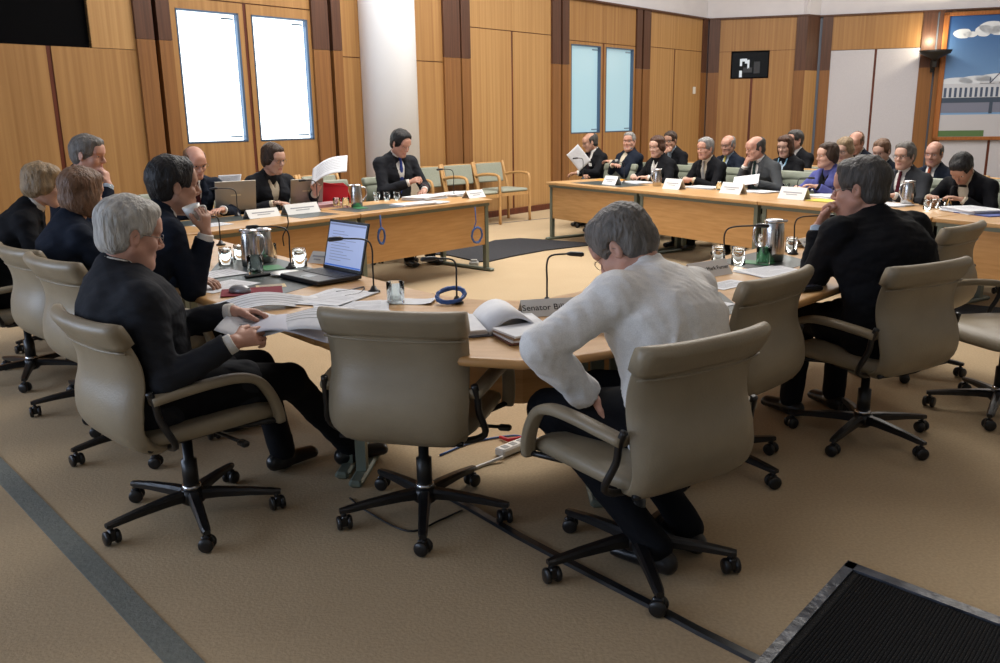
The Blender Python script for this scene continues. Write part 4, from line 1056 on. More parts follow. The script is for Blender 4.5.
# ------------------------------------------------------------ things on the tables and the floor
TZ = .7215
M_paper = principled('paper', c255(222, 224, 228), .8, noise=(30, c255(214, 216, 221)))
M_print = principled('printed_lines', c255(150, 152, 158), .8)
M_glass = principled('clear_glass', (.9, .95, .95), .03, trans=1.0, spec=.5)
M_glass.node_tree.nodes['Principled BSDF'].inputs['IOR'].default_value = 1.18
M_steel = principled('brushed_steel', (.55, .53, .50), .22, 1., noise=(40, (.45, .43, .41), (8, 8, .3)))
M_green = principled('green_coaster', c255(40, 120, 70), .5)
M_text = principled('black_lettering', (.01, .01, .012), .6)
M_blue = principled('blue_cable', c255(52, 88, 150), .5)
M_card = principled('white_card', c255(226, 226, 224), .7)
def Pt(px, py, z=TZ): return at(px, py, z)
def RZ(px0, py0, px1, py1, z=TZ):
    a, b = at(px0, py0, z), at(px1, py1, z); return math.atan2(b.y-a.y, b.x-a.x)
# microphones
def make_mic(label, p, rz, h=.34, reach=.10, base=True):
    t = thing('gooseneck_microphone', label, 'microphone', p, rz)
    b = MB().lathe([(.030, 0), (.030, .006), (.018, .012), (.009, .03)], n=14); b.build('base', M_blk, t)
    pts = spline([(0, 0, .02), (0, 0, h*.5), (0, 0, h*.82), (reach*.22, 0, h*.97), (reach, 0, h)], 4)
    MB().tube(pts, .0042, 7).build('gooseneck', M_blk, t)
    MB().tube([(reach-.005, 0, h), (reach+.01, 0, h), (reach+.06, 0, h-.004), (reach+.068, 0, h-.005)], [.005, .010, .011, .006], 8).build('microphone_head', M_blk, t)
    return t
def mic_at(label, bpx, top_y, head_px, **k):
    """base pixel; height from the pixel row of the bend; head direction from its pixel"""
    p = Pt(*bpx); top = atY(bpx[0], top_y, p.y); h = max(.15, min(.42, top.z-TZ))
    hd = atY(head_px[0], head_px[1], p.y)
    dx = hd.x-p.x; L = min(max(abs(dx)*1.0, .06), .2); dyaw = k.pop('yaw', 0)
    rz = (0 if dx > 0 else PI)+rad(dyaw)
    return make_mic(label, p, rz, h=h, reach=L, **k)
mic_at('thin black microphone rising beside the dark-haired man\'s white cup', (221, 245), 216, (212, 214))
mic_at('black gooseneck microphone bending left between the steel jug and the laptop', (291, 268), 226, (258, 223))
mic_at('black gooseneck microphone bending left in front of the open black laptop', (374, 292), 238, (342, 234))
mic_at('black gooseneck microphone beside the coiled blue cable on the near table', (457, 303), 258, (436, 252))
mic_at('black gooseneck microphone standing behind the heavy name plate', (547, 304), 254, (568, 251))
mic_at('black gooseneck microphone right of the grey name plate on the right arm', (723, 270), 226, (756, 224))
mic_at('black gooseneck microphone rising between the steel jug and the man in black', (793, 254), 216, (823, 213))
mic_at('black microphone in front of the balding man\'s silver laptop', (238, 216), 188, (217, 183))
mic_at('black microphone beside the laptop of the woman with the red folder', (318, 210), 180, (306, 177))
mic_at('black microphone in front of the man writing with a pen', (454, 196), 169, (443, 167))
mic_at('black microphone on the far end of the right table row', (583, 179), 158, (578, 157))
mic_at('black microphone beside the orange envelope', (624, 183), 162, (619, 161))
mic_at('black microphone in front of the man bending low over his notes', (949, 207), 186, (957, 184))
mic_at('black microphone in front of the woman in the purple jacket', (797, 196), 178, (808, 176))

# jugs and glasses
def make_jug(label, p, rz, s=1.0, group=None):
    t = thing('water_jug', label, 'jug', p, rz, group)
    MB().lathe([(.045, 0), (.052, .004), (.054, .05), (.050, .14), (.046, .185), (.044, .19)], n=28).build('jug_body', M_steel, t)
    MB().lathe([(.046, .188), (.047, .196), (.040, .204), (.01, .207)], n=24).box((.03, -.014, .190), (.062, .014, .202), bev=.004).build('lid', M_chr, t)
    MB().tube(spline([(-.046, 0, .175), (-.085, 0, .165), (-.09, 0, .10), (-.052, 0, .045)], 5), .007, 8).build('handle', M_chr, t)
    t.scale = (s, s, s); return t
def make_tumbler(label, p, down=True, s=1.0, group=None):
    prof = [(.030, 0), (.034, .002), (.036, .085), (.033, .085), (.030, .012), (.0, .010)]
    if down: prof = [(.0, .078), (.028, .076), (.033, .0), (.036, .0), (.032, .085), (.0, .086)]
    m = MB()
    n = 20; rings = [[Vector((max(r, .0008)*math.cos(2*PI*k/n), max(r, .0008)*math.sin(2*PI*k/n), z)) for k in range(n)] for r, z in prof]
    m.loft(rings); o = m.build('tumbler', M_glass); o.location = p; o.scale = (s, s, s)
    return tag(o, label, 'glass', group)
jug = make_jug('steel water jug standing on the left inlay between glasses', Pt(252, 266), rad(160), 1.0)
make_jug('steel water jug with handle just behind the other one on the left', Pt(265, 262), rad(-30), .95)
make_jug('steel water jug on the right arm beside the broad man in black', Pt(772, 261), rad(-20), 1.12)
make_jug('steel water jug on the left table beside the red folder', Pt(357, 207), rad(200), 1.02)
make_jug('steel water jug at the far right table between the two white name tents', Pt(657, 186), rad(30), .95)
make_jug('steel water jug in front of the man with the lanyard', Pt(907, 205), rad(20), 1.02)
def coaster(label, px, py, w=.11, d=.16, rz=.5):
    o = MB().box((-w/2, -d/2, 0), (w/2, d/2, .003), bev=.001).build('coaster', M_green); o.location = Pt(px, py)+Vector((0, 0, .0005)); o.rotation_euler[2] = rz; return tag(o, label, 'coaster')
coaster('green coaster under the steel jugs on the left arm of the near table', 272, 268); coaster('green coaster in front of the steel jug on the right arm', 757, 263, rz=.9)
coaster('green coaster under the steel jug beside the red folder', 360, 208)
for lab, px, py, dn, s in [
 ('tumbler nearest the dark-haired man\'s elbow on the near table', 226, 264, True, 1.1), ('tumbler standing left of the steel jugs', 240, 259, True, 1.0), ('clear tumbler in front of the steel jugs', 256, 274, False, 1.15), ('tumbler right of the steel jugs', 271, 258, False, 1.0),
 ('upturned tumbler behind the open black laptop', 300, 266, True, 1.15), ('clear tumbler on the papers behind the empty chair', 396, 303, False, 1.1),
 ('upturned tumbler on the right arm, nearest the white-shirted man', 718, 262, True, 1.05), ('upturned tumbler second from the left on the right arm', 738, 264, True, 1.05), ('tumbler left of the steel jug on the right arm', 763, 264, False, 1.05), ('tumbler behind the steel jug on the right arm', 763, 249, True, 1.0), ('upturned tumbler right of the steel jug on the right arm', 791, 252, True, 1.0),
 ('tumbler between the two silver laptops', 277, 210, False, 1.0), ('tumbler beside the papers left of the jug by the red folder', 337, 207, False, 1.0), ('tumbler just left of the jug by the red folder', 346, 207, False, 1.0),
 ('leftmost of the three upturned tumblers before the man writing', 377, 200, True, .95), ('middle of the three upturned tumblers before the man writing', 387, 200, True, .95), ('rightmost of the three upturned tumblers before the man writing', 397, 199.5, True, .95),
 ('tumbler beside the papers of the man with clasped hands', 719, 190, False, 1.0), ('tumbler beside the name tent of the woman in purple', 786, 192, False, 1.0), ('tumbler right of the jug at the far table', 680, 184, True, .9),
 ('leftmost of the three upturned tumblers near the lanyard man', 927, 209, True, .9), ('middle of the three upturned tumblers near the lanyard man', 934, 208, True, .9), ('rightmost of the three upturned tumblers near the lanyard man', 941, 207.5, True, .9)]:
    make_tumbler(lab, Pt(px, py), dn, s)

# name tents
def make_tent(label, p, rz, w=.28, h=.085, text=None, mat=None, lines=True, tsize=.045, thick=False):
    t = thing('name_card', label, 'name card', p, rz)
    m = MB(); d = .055
    m.add([Vector(q) for q in ((-w/2, -d, 0), (w/2, -d, 0), (w/2, -.002, h), (-w/2, -.002, h), (-w/2, -d+.003, 0), (w/2, -d+.003, 0), (w/2, 0, h-.003), (-w/2, 0, h-.003))],
          [(0, 1, 2, 3), (7, 6, 5, 4), (0, 4, 5, 1), (3, 2, 6, 7), (0, 3, 7, 4), (1, 5, 6, 2)])
    m.add([Vector(q) for q in ((-w/2, d, 0), (w/2, d, 0), (w/2, .002, h), (-w/2, .002, h), (-w/2, d-.003, 0), (w/2, d-.003, 0), (w/2, 0, h-.003), (-w/2, 0, h-.003))],
          [(3, 2, 1, 0), (4, 5, 6, 7), (1, 5, 4, 0), (7, 6, 2, 3), (4, 7, 3, 0), (2, 6, 5, 1)])
    m.build('card', mat or M_card, t)
    sl = math.atan2(h, d)
    if text:
        cu = bpy.data.curves.new('lettering', 'FONT'); cu.body = text; cu.size = tsize; cu.align_x = 'CENTER'; cu.align_y = 'CENTER'; cu.extrude = .0004
        tmp = bpy.data.objects.new('lettering_curve', cu); COL.objects.link(tmp); bpy.context.view_layer.update()
        me = bpy.data.meshes.new_from_object(tmp.evaluated_get(bpy.context.evaluated_depsgraph_get())); bpy.data.objects.remove(tmp)
        me.materials.clear(); me.materials.append(M_text)
        o = bpy.data.objects.new('lettering', me); COL.objects.link(o); o.parent = t
        o.location = (0, -d/2-.0015, h/2+.001); o.rotation_euler = (sl, 0, 0)
    elif lines:
        b = MB(); M = Matrix.Translation((0, -d/2-.0014, h/2)) @ Matrix.Rotation(sl, 4, 'X')
        b.box((-w*.36, .003, 0), (w*.36, .013, .0008), M).box((-w*.22, -.016, 0), (w*.2, -.009, .0008), M)
        b.build('lettering', M_print, t)
    return t
def tent_on(label, px, py, face_rz, **k): return make_tent(label, Pt(px, py), face_rz, **k)
lt = rad(LD)           # front edge of left table faces -n
rt_ = rad(RD)
M_plate = principled('grey_name_plate', c255(205, 205, 202), .6)
tent_on('white folded name card in front of the balding man at the silver laptop', 262, 217, lt+PI, w=.30, h=.07)
tent_on('white folded name card in front of the woman beside the red folder', 301, 213, lt+PI, w=.34, h=.085)
tent_on('white folded name card in front of the man writing with a pen', 474, 197.5, lt+PI, w=.24, h=.075)
tent_on('white name card in front of the orange envelope', 612, 184.5, rt_, w=.24, h=.10)
tent_on('white name card in front of the chestnut-haired woman', 674, 189, rt_, w=.26, h=.11)
tent_on('white name card in front of the man with the striped tie', 733, 193.5, rt_, w=.28, h=.11)
tent_on('white name card in front of the woman in purple', 794, 199, rt_, w=.30, h=.11)
a_, b_ = at(521, 314, TZ), at(574, 311, TZ)
make_tent('grey name plate with large black lettering by the white-shirted man', (a_+b_)/2+Vector((.055, 0, 0)), math.atan2(b_.y-a_.y, b_.x-a_.x), w=.34, h=.060, text='Senator Bill Heffernan', mat=M_plate, tsize=.038)
a_, b_ = at(690, 278, TZ), at(722, 270, TZ)
tt_ = make_tent('pale name plate with dark lettering on the right arm of the table', (a_+b_)/2+Vector((-.01, -.03, 0)), math.atan2(b_.y-a_.y, b_.x-a_.x)*.75, w=.27, h=.07, text='Senator Mark Furner', mat=M_card, tsize=.030)
make_tent('small grey name card lying near the jug on the right arm', Pt(806, 246), rad(35), w=.16, h=.05, mat=M_plate)
make_tent('small grey plate beside the tumbler behind the laptop', Pt(322, 262), rad(-30), w=.12, h=.06, mat=M_plate)

# papers --------------------------------------------------------------
def sheet(label, px, py, w=.21, d=.297, rz=0, th=.0012, curl=0.0, n=1, cat='papers', name='paper_sheet', lines=True, z=TZ, mat=None, world=None):
    """a sheet or small stack of n sheets, each slightly turned"""
    m = MB(); rs = random.Random(int(px*7+py))
    for i in range(n):
        a = rs.uniform(-.12, .12)*(1 if n > 1 else 0); dx, dy = rs.uniform(-.01, .01), rs.uniform(-.01, .01)
        z0 = i*max(th, .0015); nx = 8; ca, sa = math.cos(a), math.sin(a)
        rings = []
        for k in range(nx+1):
            u = k/nx-.5; zz = z0+curl*max(0, abs(u)*2-.3)**2
            ring = [(u*w, -d/2, zz), (u*w, d/2, zz), (u*w, d/2, zz+th), (u*w, -d/2, zz+th)]
            rings.append([Vector((x*ca-y*sa+dx, x*sa+y*ca+dy, q)) for x, y, q in ring])
        m.loft(rings, smooth=False)
        if lines and i == n-1 and curl < .004:
            for k in range(9):
                y = d*.36-k*d*.085
                p0 = Vector((-w*.38, y, z0+th+.0001)); hw = w*(.76 if k % 4 != 3 else .4)
                q = [(p0.x, y), (p0.x+hw, y), (p0.x+hw, y+.004), (p0.x, y+.004)]
                m.add([Vector((x*ca-yy*sa+dx, x*sa+yy*ca+dy, z0+th+.0003)) for x, yy in q], [(0, 1, 2, 3)], mi=1)
    o = m.build(name, [mat or M_paper, M_print]); o.location = world or Pt(px, py, z); o.rotation_euler[2] = rz; return tag(o, label, cat)
al = rad(41-90)
sheet('white papers on the near table beside the steel jugs', 212, 275, rz=al, n=3)
sheet('single white sheet beside the computer mouse', 222, 286, rz=al+.3)
sheet('loose printed sheets between the black laptop and the empty chair', 335, 298, rz=rad(-25), n=4, w=.25, d=.33)
sheet('folded newspaper pages lying left of the empty chair', 352, 308, rz=rad(10), n=3, w=.30, d=.25)
sheet('crumpled white sheet beside the tumbler behind the empty chair', 412, 302, rz=rad(-10), curl=.02, w=.2, d=.12)
sheet('small note by the laptop corner', 273, 286, rz=rad(20), w=.14, d=.09, mat=principled('cream_note', c255(220, 200, 160), .8))
sheet('printed page lying on the right arm nearest the empty chair', 770, 272, rz=rad(28), w=.30, d=.24, n=3)
sheet('small white card on the right arm beside the red pen', 729, 285, rz=rad(40), w=.24, d=.13)
sheet('white card tucked beside the white-shirted man\'s shoulder', 705, 305, rz=rad(40), w=.2, d=.15, n=2)
sheet('loose papers in front of the balding man at the silver laptop', 212, 225, rz=lt, w=.25, d=.2, n=2)
sheet('thick bundle of papers under the writing man\'s pen', 425, 199, rz=lt+.2, w=.40, d=.28, n=8, th=.004)
sheet('second paper bundle right of the writing man', 455, 195, rz=lt+.1, w=.36, d=.28, n=8, th=.003)
sheet('open folder of papers in front of the writing man', 413, 205, rz=lt-.1, w=.38, d=.22, n=6, th=.003)
sheet('white sheets at the left of the open folder by the writing man', 435, 203, rz=lt+.15, w=.2, d=.2, n=4, th=.003)
sheet('papers beside the chestnut-haired woman', 637, 183, rz=rt_, w=.34, d=.22, n=5, th=.003)
sheet('papers in front of the man with clasped hands', 705, 188, rz=rt_+.1, w=.38, d=.24, n=5, th=.003)
sheet('papers lying in front of the grey-suited man', 757, 192, rz=rt_, w=.38, d=.25, n=4, th=.003)
sheet('white papers in front of the woman in purple', 803, 190, rz=rt_+.15, w=.36, d=.25, n=4, th=.003)
sheet('white papers with a yellow folder in front of the woman in purple', 828, 197, rz=rt_-.2, w=.36, d=.26, n=6, th=.003)
sheet('yellow folder beside the woman in purple', 826, 201, rz=rt_, w=.30, d=.22, n=1, th=.006, cat='folder', name='folder', lines=False, mat=principled('yellow_folder', c255(200, 190, 70), .7))
sheet('papers in front of the man with the lanyard', 888, 205, rz=rt_, w=.34, d=.24, n=4, th=.003)
sheet('thick pale papers in front of the man bending low', 972, 212, rz=rt_-.4, w=.38, d=.28, n=8, th=.004)
sheet('blue folder under the papers of the man bending low', 984, 214, rz=rt_-.3, w=.36, d=.24, n=1, th=.006, cat='folder', name='folder', lines=False, mat=principled('blue_folder', c255(50, 70, 140), .6))
sheet('orange envelope on the table before the empty sage chair', 610, 180, rz=rt_+.3, w=.30, d=.2, n=1, th=.008, cat='envelope', name='envelope', lines=False, mat=principled('orange_paper', c255(235, 165, 50), .7))
o_ = sheet('pile of pink and white papers beside the jug on the left table', 325, 206, rz=lt, w=.36, d=.24, n=7, th=.004)
o_.data.materials[0] = principled('pinkish_paper', c255(205, 160, 165), .8)

def bent_sheet(label, M, w, d, fn, mat=None, name='paper_sheet', cat='papers', th=.0012, lines=True):
    m = MB(); nx, ny = 16, 12; top, bot = [], []
    for i in range(nx+1):
        for j in range(ny+1):
            u, v = i/nx-.5, j/ny-.5; p = Vector(fn(u, v)); top.append(M @ p); bot.append(M @ (p-Vector((0, 0, th))))
    n = (nx+1)*(ny+1); fs = []; mi = []
    vs = top+bot
    for i in range(nx):
        for j in range(ny):
            a = i*(ny+1)+j; q = (a, a+ny+1, a+ny+2, a+1); isl = lines and j % 1 == 0 and 2 <= j <= ny-3 and 2 <= i <= nx-3 and j % 2 == 0
            m.f.append(q); m.m.append(0); m.sm.append(True); m.f.append(tuple(x+n for x in q[::-1])); m.m.append(0); m.sm.append(True)
    E_ = [(i*(ny+1), (i+1)*(ny+1)) for i in range(nx)]+[((i+1)*(ny+1)+ny, i*(ny+1)+ny) for i in range(nx)]+[(j+1, j) for j in range(ny)]+[(nx*(ny+1)+j, nx*(ny+1)+j+1) for j in range(ny)]
    for a, b in E_: m.f.append((b, a, a+n, b+n)); m.m.append(0); m.sm.append(False)
    m.v = vs
    if lines:
        for k in range(7):
            v = .34-k*.10
            strip = []
            for i in range(9):
                u = -.36+.72*i/8
                p = Vector(fn(u, v)); q = Vector(fn(u, v+.018)); strip.append((M @ (p+Vector((0, 0, .0008))), M @ (q+Vector((0, 0, .0008)))))
            base_i = len(m.v)
            for a, b in strip: m.v += [tuple(a), tuple(b)]
            for i in range(8): m.f.append((base_i+2*i, base_i+2*i+2, base_i+2*i+3, base_i+2*i+1)); m.m.append(1); m.sm.append(True)
    o = m.build(name, [mat or M_paper, M_print]); return tag(o, label, cat)
# papers held by the white-haired man
c_ = at(280, 316, .80)
Mh = Matrix.Translation(c_+Vector((.03, 0, 0))) @ Matrix.Rotation(rad(-12), 4, 'Z')
bent_sheet('large floppy printed page in the white-haired man\'s hands', Mh, .4, .3, lambda u, v: (u*.42, v*.28+u*.05, .015*math.sin(u*7)+.10*u*0+.06*(u+.1)**2-.05*(v-.1)**2*2))
bent_sheet('second floppy sheet curling under the white-haired man\'s page', Mh @ Matrix.Translation((-.02, -.03, -.03)) @ Matrix.Rotation(rad(14), 4, 'Z'), .4, .3, lambda u, v: (u*.40, v*.26, .03*math.cos(u*5)-.06*v*v), principled('thin_grey_page', c255(190, 192, 205), .7), lines=False)
bent_sheet('broad sheet lying curled beyond the white-haired man\'s hands', Matrix.Translation(at(262, 303, .735)) @ Matrix.Rotation(rad(22), 4, 'Z'), .4, .2, lambda u, v: (u*.50, v*.20, .02*math.cos(u*6)+.015*math.sin(v*5)))
# open binder with papers between the empty chair and the white-shirted man
t = thing('open_binder', 'open binder of white papers with one thick page bundle curling over', 'binder', at(480, 327, TZ), rad(14)); t.scale = (1.2, 1.2, 1.2)
MB().box((-.22, -.13, 0), (.20, .13, .004), bev=.001).build('cover', principled('binder_cover', c255(90, 92, 100), .5), t)
for k, (x, y, r) in enumerate(((-.11, 0, .06), (-.10, .005, -.03), (-.11, -.004, .02))):
    MB().box((-.105, -.125, .005+k*.006), (.10, .125, .010+k*.006), Matrix.Translation((x, y, 0)) @ Matrix.Rotation(r, 4, 'Z')).build('page_stack', M_paper, t)
rr = []
for i in range(15):
    a = i/14; x = .0+.20*a; zz = .012+.05*math.sin(PI*min(1, a*1.25))**.8*(1 if a < .8 else .9); rr.append([Vector((x, y, zz)) for y in (-.125, .125)]+[Vector((x+.004, y, zz-.012)) for y in (.125, -.125)])
MB().loft(rr, smooth=True).build('curled_pages', M_paper, t)
MB().box((.0, .02, .026), (.04, .028, .028), Matrix.Translation((-.1, 0, 0)) @ Matrix.Rotation(.4, 4, 'Z')).build('green_mark', M_green, t)
t = thing('note_pads', 'short stack of notebooks at the table edge by the white sleeve', 'notebooks', at(527, 338, TZ), rad(22))
for k, m_ in enumerate((principled('red_brown_cover', c255(110, 70, 60), .6), M_paper, principled('tan_cover', c255(150, 125, 100), .7), M_paper)):
    MB().box((-.10, -.08, .001+k*.009), (.10, .08, .009+k*.009), Matrix.Rotation(.05*k, 4, 'Z'), bev=.001).build('notebook', m_, t)
# papers held by others
bent_sheet('open white report held up by the man reading at the far end', Matrix.Translation(atY(573, 163, INFO[('f', 0)]['root'].location.y-.35)) @ Matrix.Rotation(rad(FR-90), 4, 'Z') @ Matrix.Rotation(rad(62), 4, 'X') @ Matrix.Rotation(rad(-30), 4, 'Z'), .3, .3, lambda u, v: (u*.38, v*.28, .25*abs(u)))
q_ = INFO[('f', 4)]
bent_sheet('white sheet held by the bald man in the grey suit', Matrix.Translation(atY(746, 182, q_['root'].location.y-.35)+Vector((0, 0, .02))) @ Matrix.Rotation(rad(-20), 4, 'Z') @ Matrix.Rotation(rad(25), 4, 'X'), .2, .2, lambda u, v: (u*.26, v*.2, .04*u))
w7 = INFO['P7']
bent_sheet('sheaf of white pages lifted by the woman beside the red folder', Matrix.Translation(atY(329, 169, 8.15)) @ Matrix.Rotation(rad(-20), 4, 'Z') @ Matrix.Rotation(rad(38), 4, 'X') @ Matrix.Rotation(rad(20), 4, 'Z'), .3, .2, lambda u, v: (u*.34, v*.24+u*.08, .03*math.cos(u*4)), th=.006)
bent_sheet('white sheet standing behind the balding man\'s silver laptop', Matrix.Translation(atY(229, 181, 7.75)) @ Matrix.Rotation(rad(-5), 4, 'Z') @ Matrix.Rotation(rad(60), 4, 'X'), .2, .1, lambda u, v: (u*.22, v*.12, .02*u))
t = thing('red_folder', 'upright bright red folder on the left table right of the dark-haired woman', 'folder', atY(332, 203, 8.35)*1.0, rad(-8))
t.location.z = TZ
M_redf = principled('red_plastic', c255(190, 22, 36), .45)
MB().prism([(-.17, 0), (.15, 0), (.16, .16), (.11, .20), (-.15, .19)], -.004, .004, M=Matrix.Rotation(rad(78), 4, 'X')).build('front_cover', M_redf, t)
MB().prism([(-.15, 0), (.19, 0), (.14, .17), (-.13, .21)], -.004, .004, M=Matrix.Translation((.0, .05, 0)) @ Matrix.Rotation(rad(96), 4, 'X')).build('rear_cover', M_redf, t)

# laptops ----------------------------------------------------------------
def laptop(label, p, rz, open_=100, w=.34, d=.25, silver=True, lit=False):
    t = thing('laptop', label, 'laptop', p, rz)
    mb = principled('laptop_silver', c255(150, 145, 135), .35, .5) if silver else principled('laptop_black', (.012, .012, .014), .4)
    dk = principled('laptop_keys', (.015, .015, .018), .5)
    MB().box((-w/2, -d/2, .004), (w/2, d/2, .026), bev=.004).build('laptop_base', principled('laptop_black', (.012, .012, .014), .4), t)
    k = MB()
    for r in range(5):
        for c in range(13): k.box((-w*.44+c*w*.068, -.01+r*.021, .026), (-w*.44+c*w*.068+w*.06, .008+r*.021, .0285))
    k.build('keyboard', dk, t)
    MB().box((-.04, -.095, .026), (.04, -.045, .0268)).build('touchpad', principled('touchpad', (.03, .03, .034), .3), t)
    M = Matrix.Translation((0, d/2-.005, .024)) @ Matrix.Rotation(rad(180-open_), 4, 'X')   # lid plane local xy, y going up from hinge
    M = Matrix.Translation((0, d/2-.005, .024)) @ Matrix.Rotation(rad(open_), 4, 'X') @ Matrix.Rotation(PI, 4, 'Z') @ Matrix.Rotation(PI, 4, 'Y')
    M = Matrix.Translation((0, d/2-.005, .024)) @ Matrix.Rotation(rad(180-open_), 4, 'X')
    M = Matrix.Translation((0, d/2-.005, .024)) @ Matrix.Rotation(rad(90-(open_-90)), 4, 'X')
    MB().box((-w/2, 0, -.010), (w/2, d, .0), M, bev=.003).build('lid', mb, t)
    sc_ = principled('laptop_screen_lit', (.3, .35, .5), .3, emit=(c255(150, 165, 205), .75)) if lit else principled('laptop_screen_dark', (.05, .06, .08), .2)
    s_ = MB().box((-w/2+.014, .018, .0), (w/2-.014, d-.014, .0012), M).build('screen', sc_, t)
    if lit:
        b = MB()
        b.box((-w/2+.018, d-.028, .0012), (w/2-.018, d-.018, .002), M, mi=1)
        b.box((-w/2+.018, .020, .0012), (w/2-.018, .028, .002), M, mi=2)
        for i in range(11): b.box((-w*.36, .05+i*.015, .0012), (-w*.36+w*(.3+.35*((i*37) % 10)/10), .053+i*.015, .002), M, mi=1)
        b.build('screen_text', [sc_, principled('screen_ink', c255(120, 130, 160), .4, emit=(c255(120, 132, 170), .5)), principled('screen_bar', c255(50, 90, 170), .4, emit=(c255(50, 100, 190), .7))], s_)
    else:
        b = MB().box((-.045, d*.5, -.0112), (.045, d*.5+.012, -.0100), M); b.build('lid_mark', principled('lid_mark', c255(190, 180, 150), .4), t)
    return t
pL = at(318, 283, TZ)
laptop('open black laptop with a lit pale screen on the near table', at(321, 279, TZ), rad(-46), 104, .35, .26, False, True)
laptop('silver laptop in front of the balding man', Pt(232, 211.5), rad(LD)+rad(-14), 100, .36, .26)
laptop('silver laptop in front of the woman beside the red folder', Pt(302, 205), rad(LD)+rad(-14), 104, .32, .24)
# mouse and mat
ym = at(252, 292, TZ)
tag(MB().box((-.14, -.09, 0), (.14, .09, .004), Matrix.Rotation(rad(15), 4, 'Z'), bev=.001).build('mouse_mat', principled('crimson_mat', c255(120, 18, 38), .85), None, ym+Vector((0, 0, .0012))), 'crimson mouse mat under the silver mouse on the near table', 'mouse mat')
t = thing('computer_mouse', 'silver grey computer mouse on the crimson mat', 'mouse', at(240, 292, TZ+.006), rad(-20))
G_ = Field((-.08, -.06, -.02), (.08, .06, .06), .003)
G_.ell((0, 0, .006), (.058, .032, .030), None, 0); G_.carve(lambda X, Y, Z: Z+0*X+0*Y-.0005, (-.1, -.1, -.05), (.1, .1, .01), .002)
G_.build('mouse_body', principled('mouse_silver', c255(160, 162, 166), .3, .3), t)
MB().box((.02, -.003, .026), (.05, .003, .031), Matrix.Rotation(.18, 4, 'Y')).build('scroll_wheel', M_blk, t)
# saucer, cup, pens, phone
tag(MB().lathe([(.02, 0), (.035, .002), (.075, .010), (.078, .013), (.035, .006), (.0005, .005)], n=28).build('saucer', principled('white_china', c255(228, 226, 220), .3), None, Pt(286, 275)), 'white saucer between the steel jugs and the black laptop', 'saucer')
p4 = INFO['P4']; wr = p4['arms'][1][2]; dh = p4['arms'][1][4]; pn = p4['arms'][1][5]
rloc = p4['root'].matrix_basis
cupw = Matrix.Translation(p4['root'].location) @ Matrix.Rotation(p4['root'].rotation_euler[2], 4, 'Z') @ Vector(tuple(wr+dh*.10+pn*.052))
t = thing('cup', 'small white cup held at the dark-haired man\'s mouth', 'cup', tuple(cupw-Vector((0, 0, .035))), 0)
t.rotation_euler = (rad(8), rad(-14), 0)
cm = MATS['white_china']
MB().lathe([(.0005, .004), (.018, 0), (.024, .002), (.036, .040), (.041, .072), (.039, .072), (.033, .040), (.018, .010), (.0005, .010)], n=26).build('bowl', cm, t)
MB().tube(spline([(.038, 0, .058), (.060, 0, .052), (.056, 0, .028), (.032, 0, .022)], 5), .0045, 7).build('handle', cm, t)
def wpt(key, v): r = INFO[key]['root']; return Matrix.Translation(r.location) @ Matrix.Rotation(r.rotation_euler[2], 4, 'Z') @ Vector(tuple(v))
a8 = INFO['P8']['arms'][1]; h8 = wpt('P8', a8[2]+a8[4]*.08+a8[5]*.02)
tag(MB().tube([h8+Vector((-.03, 0, .03)), h8+Vector((.12, -.03, -.06)), h8+Vector((.128, -.032, -.065))], [.004, .004, .001], 6).build('pen', principled('brown_pen', c255(90, 50, 40), .4)), 'dark pen in the hand of the man with the blue tie', 'pen')
tag(MB().tube([at(742, 285, TZ+.006), at(757, 283, TZ+.006)], .006, 7).build('pen', principled('red_pen', c255(150, 20, 30), .35)), 'short red pen beside the white card on the right arm', 'pen')
t = thing('mobile_phone', 'black handset with a red end at the table edge by the man in black', 'phone', at(806, 291, TZ), rad(18))
MB().box((-.075, -.028, 0), (.075, .028, .022), bev=.007).build('phone_body', M_blk, t); MB().box((-.086, -.02, .004), (-.073, .02, .020), bev=.004).build('red_end', M_redf, t); MB().box((-.05, -.02, .022), (.05, .02, .0235), bev=.0005).build('phone_screen', principled('phone_glass', (.03, .03, .04), .08), t)
t = thing('black_pen_case', 'slim dark object beside the tumbler at the left jugs', 'pen case', at(258, 277, TZ), rad(40))
MB().box((-.07, -.012, 0), (.07, .012, .016), bev=.005).build('case_body', M_blk, t)
# cables ------------------------------------------------------------------
def cable(label, pts, r, mat, n=6, name='cable', cat='cable'): return tag(MB().tube(spline(pts, n), r, 7).build(name, mat), label, cat)
def coil(label, c, rad_, turns, up, side, mat, r=.004, tail=None, squash=1.25, name='cable_coil'):
    pts = []
    up, side = Vector(up), Vector(side)
    for i in range(int(turns*14)): a = 2*PI*i/14; k = rad_*(1+.10*math.sin(a*2.3)); pts.append(Vector(c)+side*math.cos(a)*k+up*math.sin(a)*k*squash+up.cross(side)*.004*math.sin(a*.7+i*.2))
    if tail: pts = [Vector(q) for q in tail]+pts
    return tag(MB().tube(pts, r, 6).build(name, mat), label, 'cable')
cc = at(451, 303, TZ)
coil('coiled blue cable on the near table beside the binder', cc+Vector((0, 0, .035)), .060, 5, (0, 1, .55), (1, 0, .1), M_blue, .0055, squash=.7)
sd = Vector((math.cos(lt), math.sin(lt), 0))
def tabpt(px, py, off=-.02):
    r = CF+CR*((px-500)/FPX)-CU*((py-331.5)/FPX); o = LA+Vector((math.sin(lt), -math.cos(lt), 0))*(-off)*-1
    nn_ = Vector((math.sin(lt), -math.cos(lt), 0)); o = LA+nn_*.012-nn_*.05
    t_ = (nn_.dot(o-Vector((0, 0, CAMH))))/(nn_.dot(r)); return Vector((0, 0, CAMH))+r*t_
c1 = tabpt(477, 235); coil('coiled blue cable hanging near the right end of the left table', c1, .075, 3, (0, 0, 1), sd, M_blue, .006, [tabpt(475, 207), tabpt(476, 222)], squash=1.0)
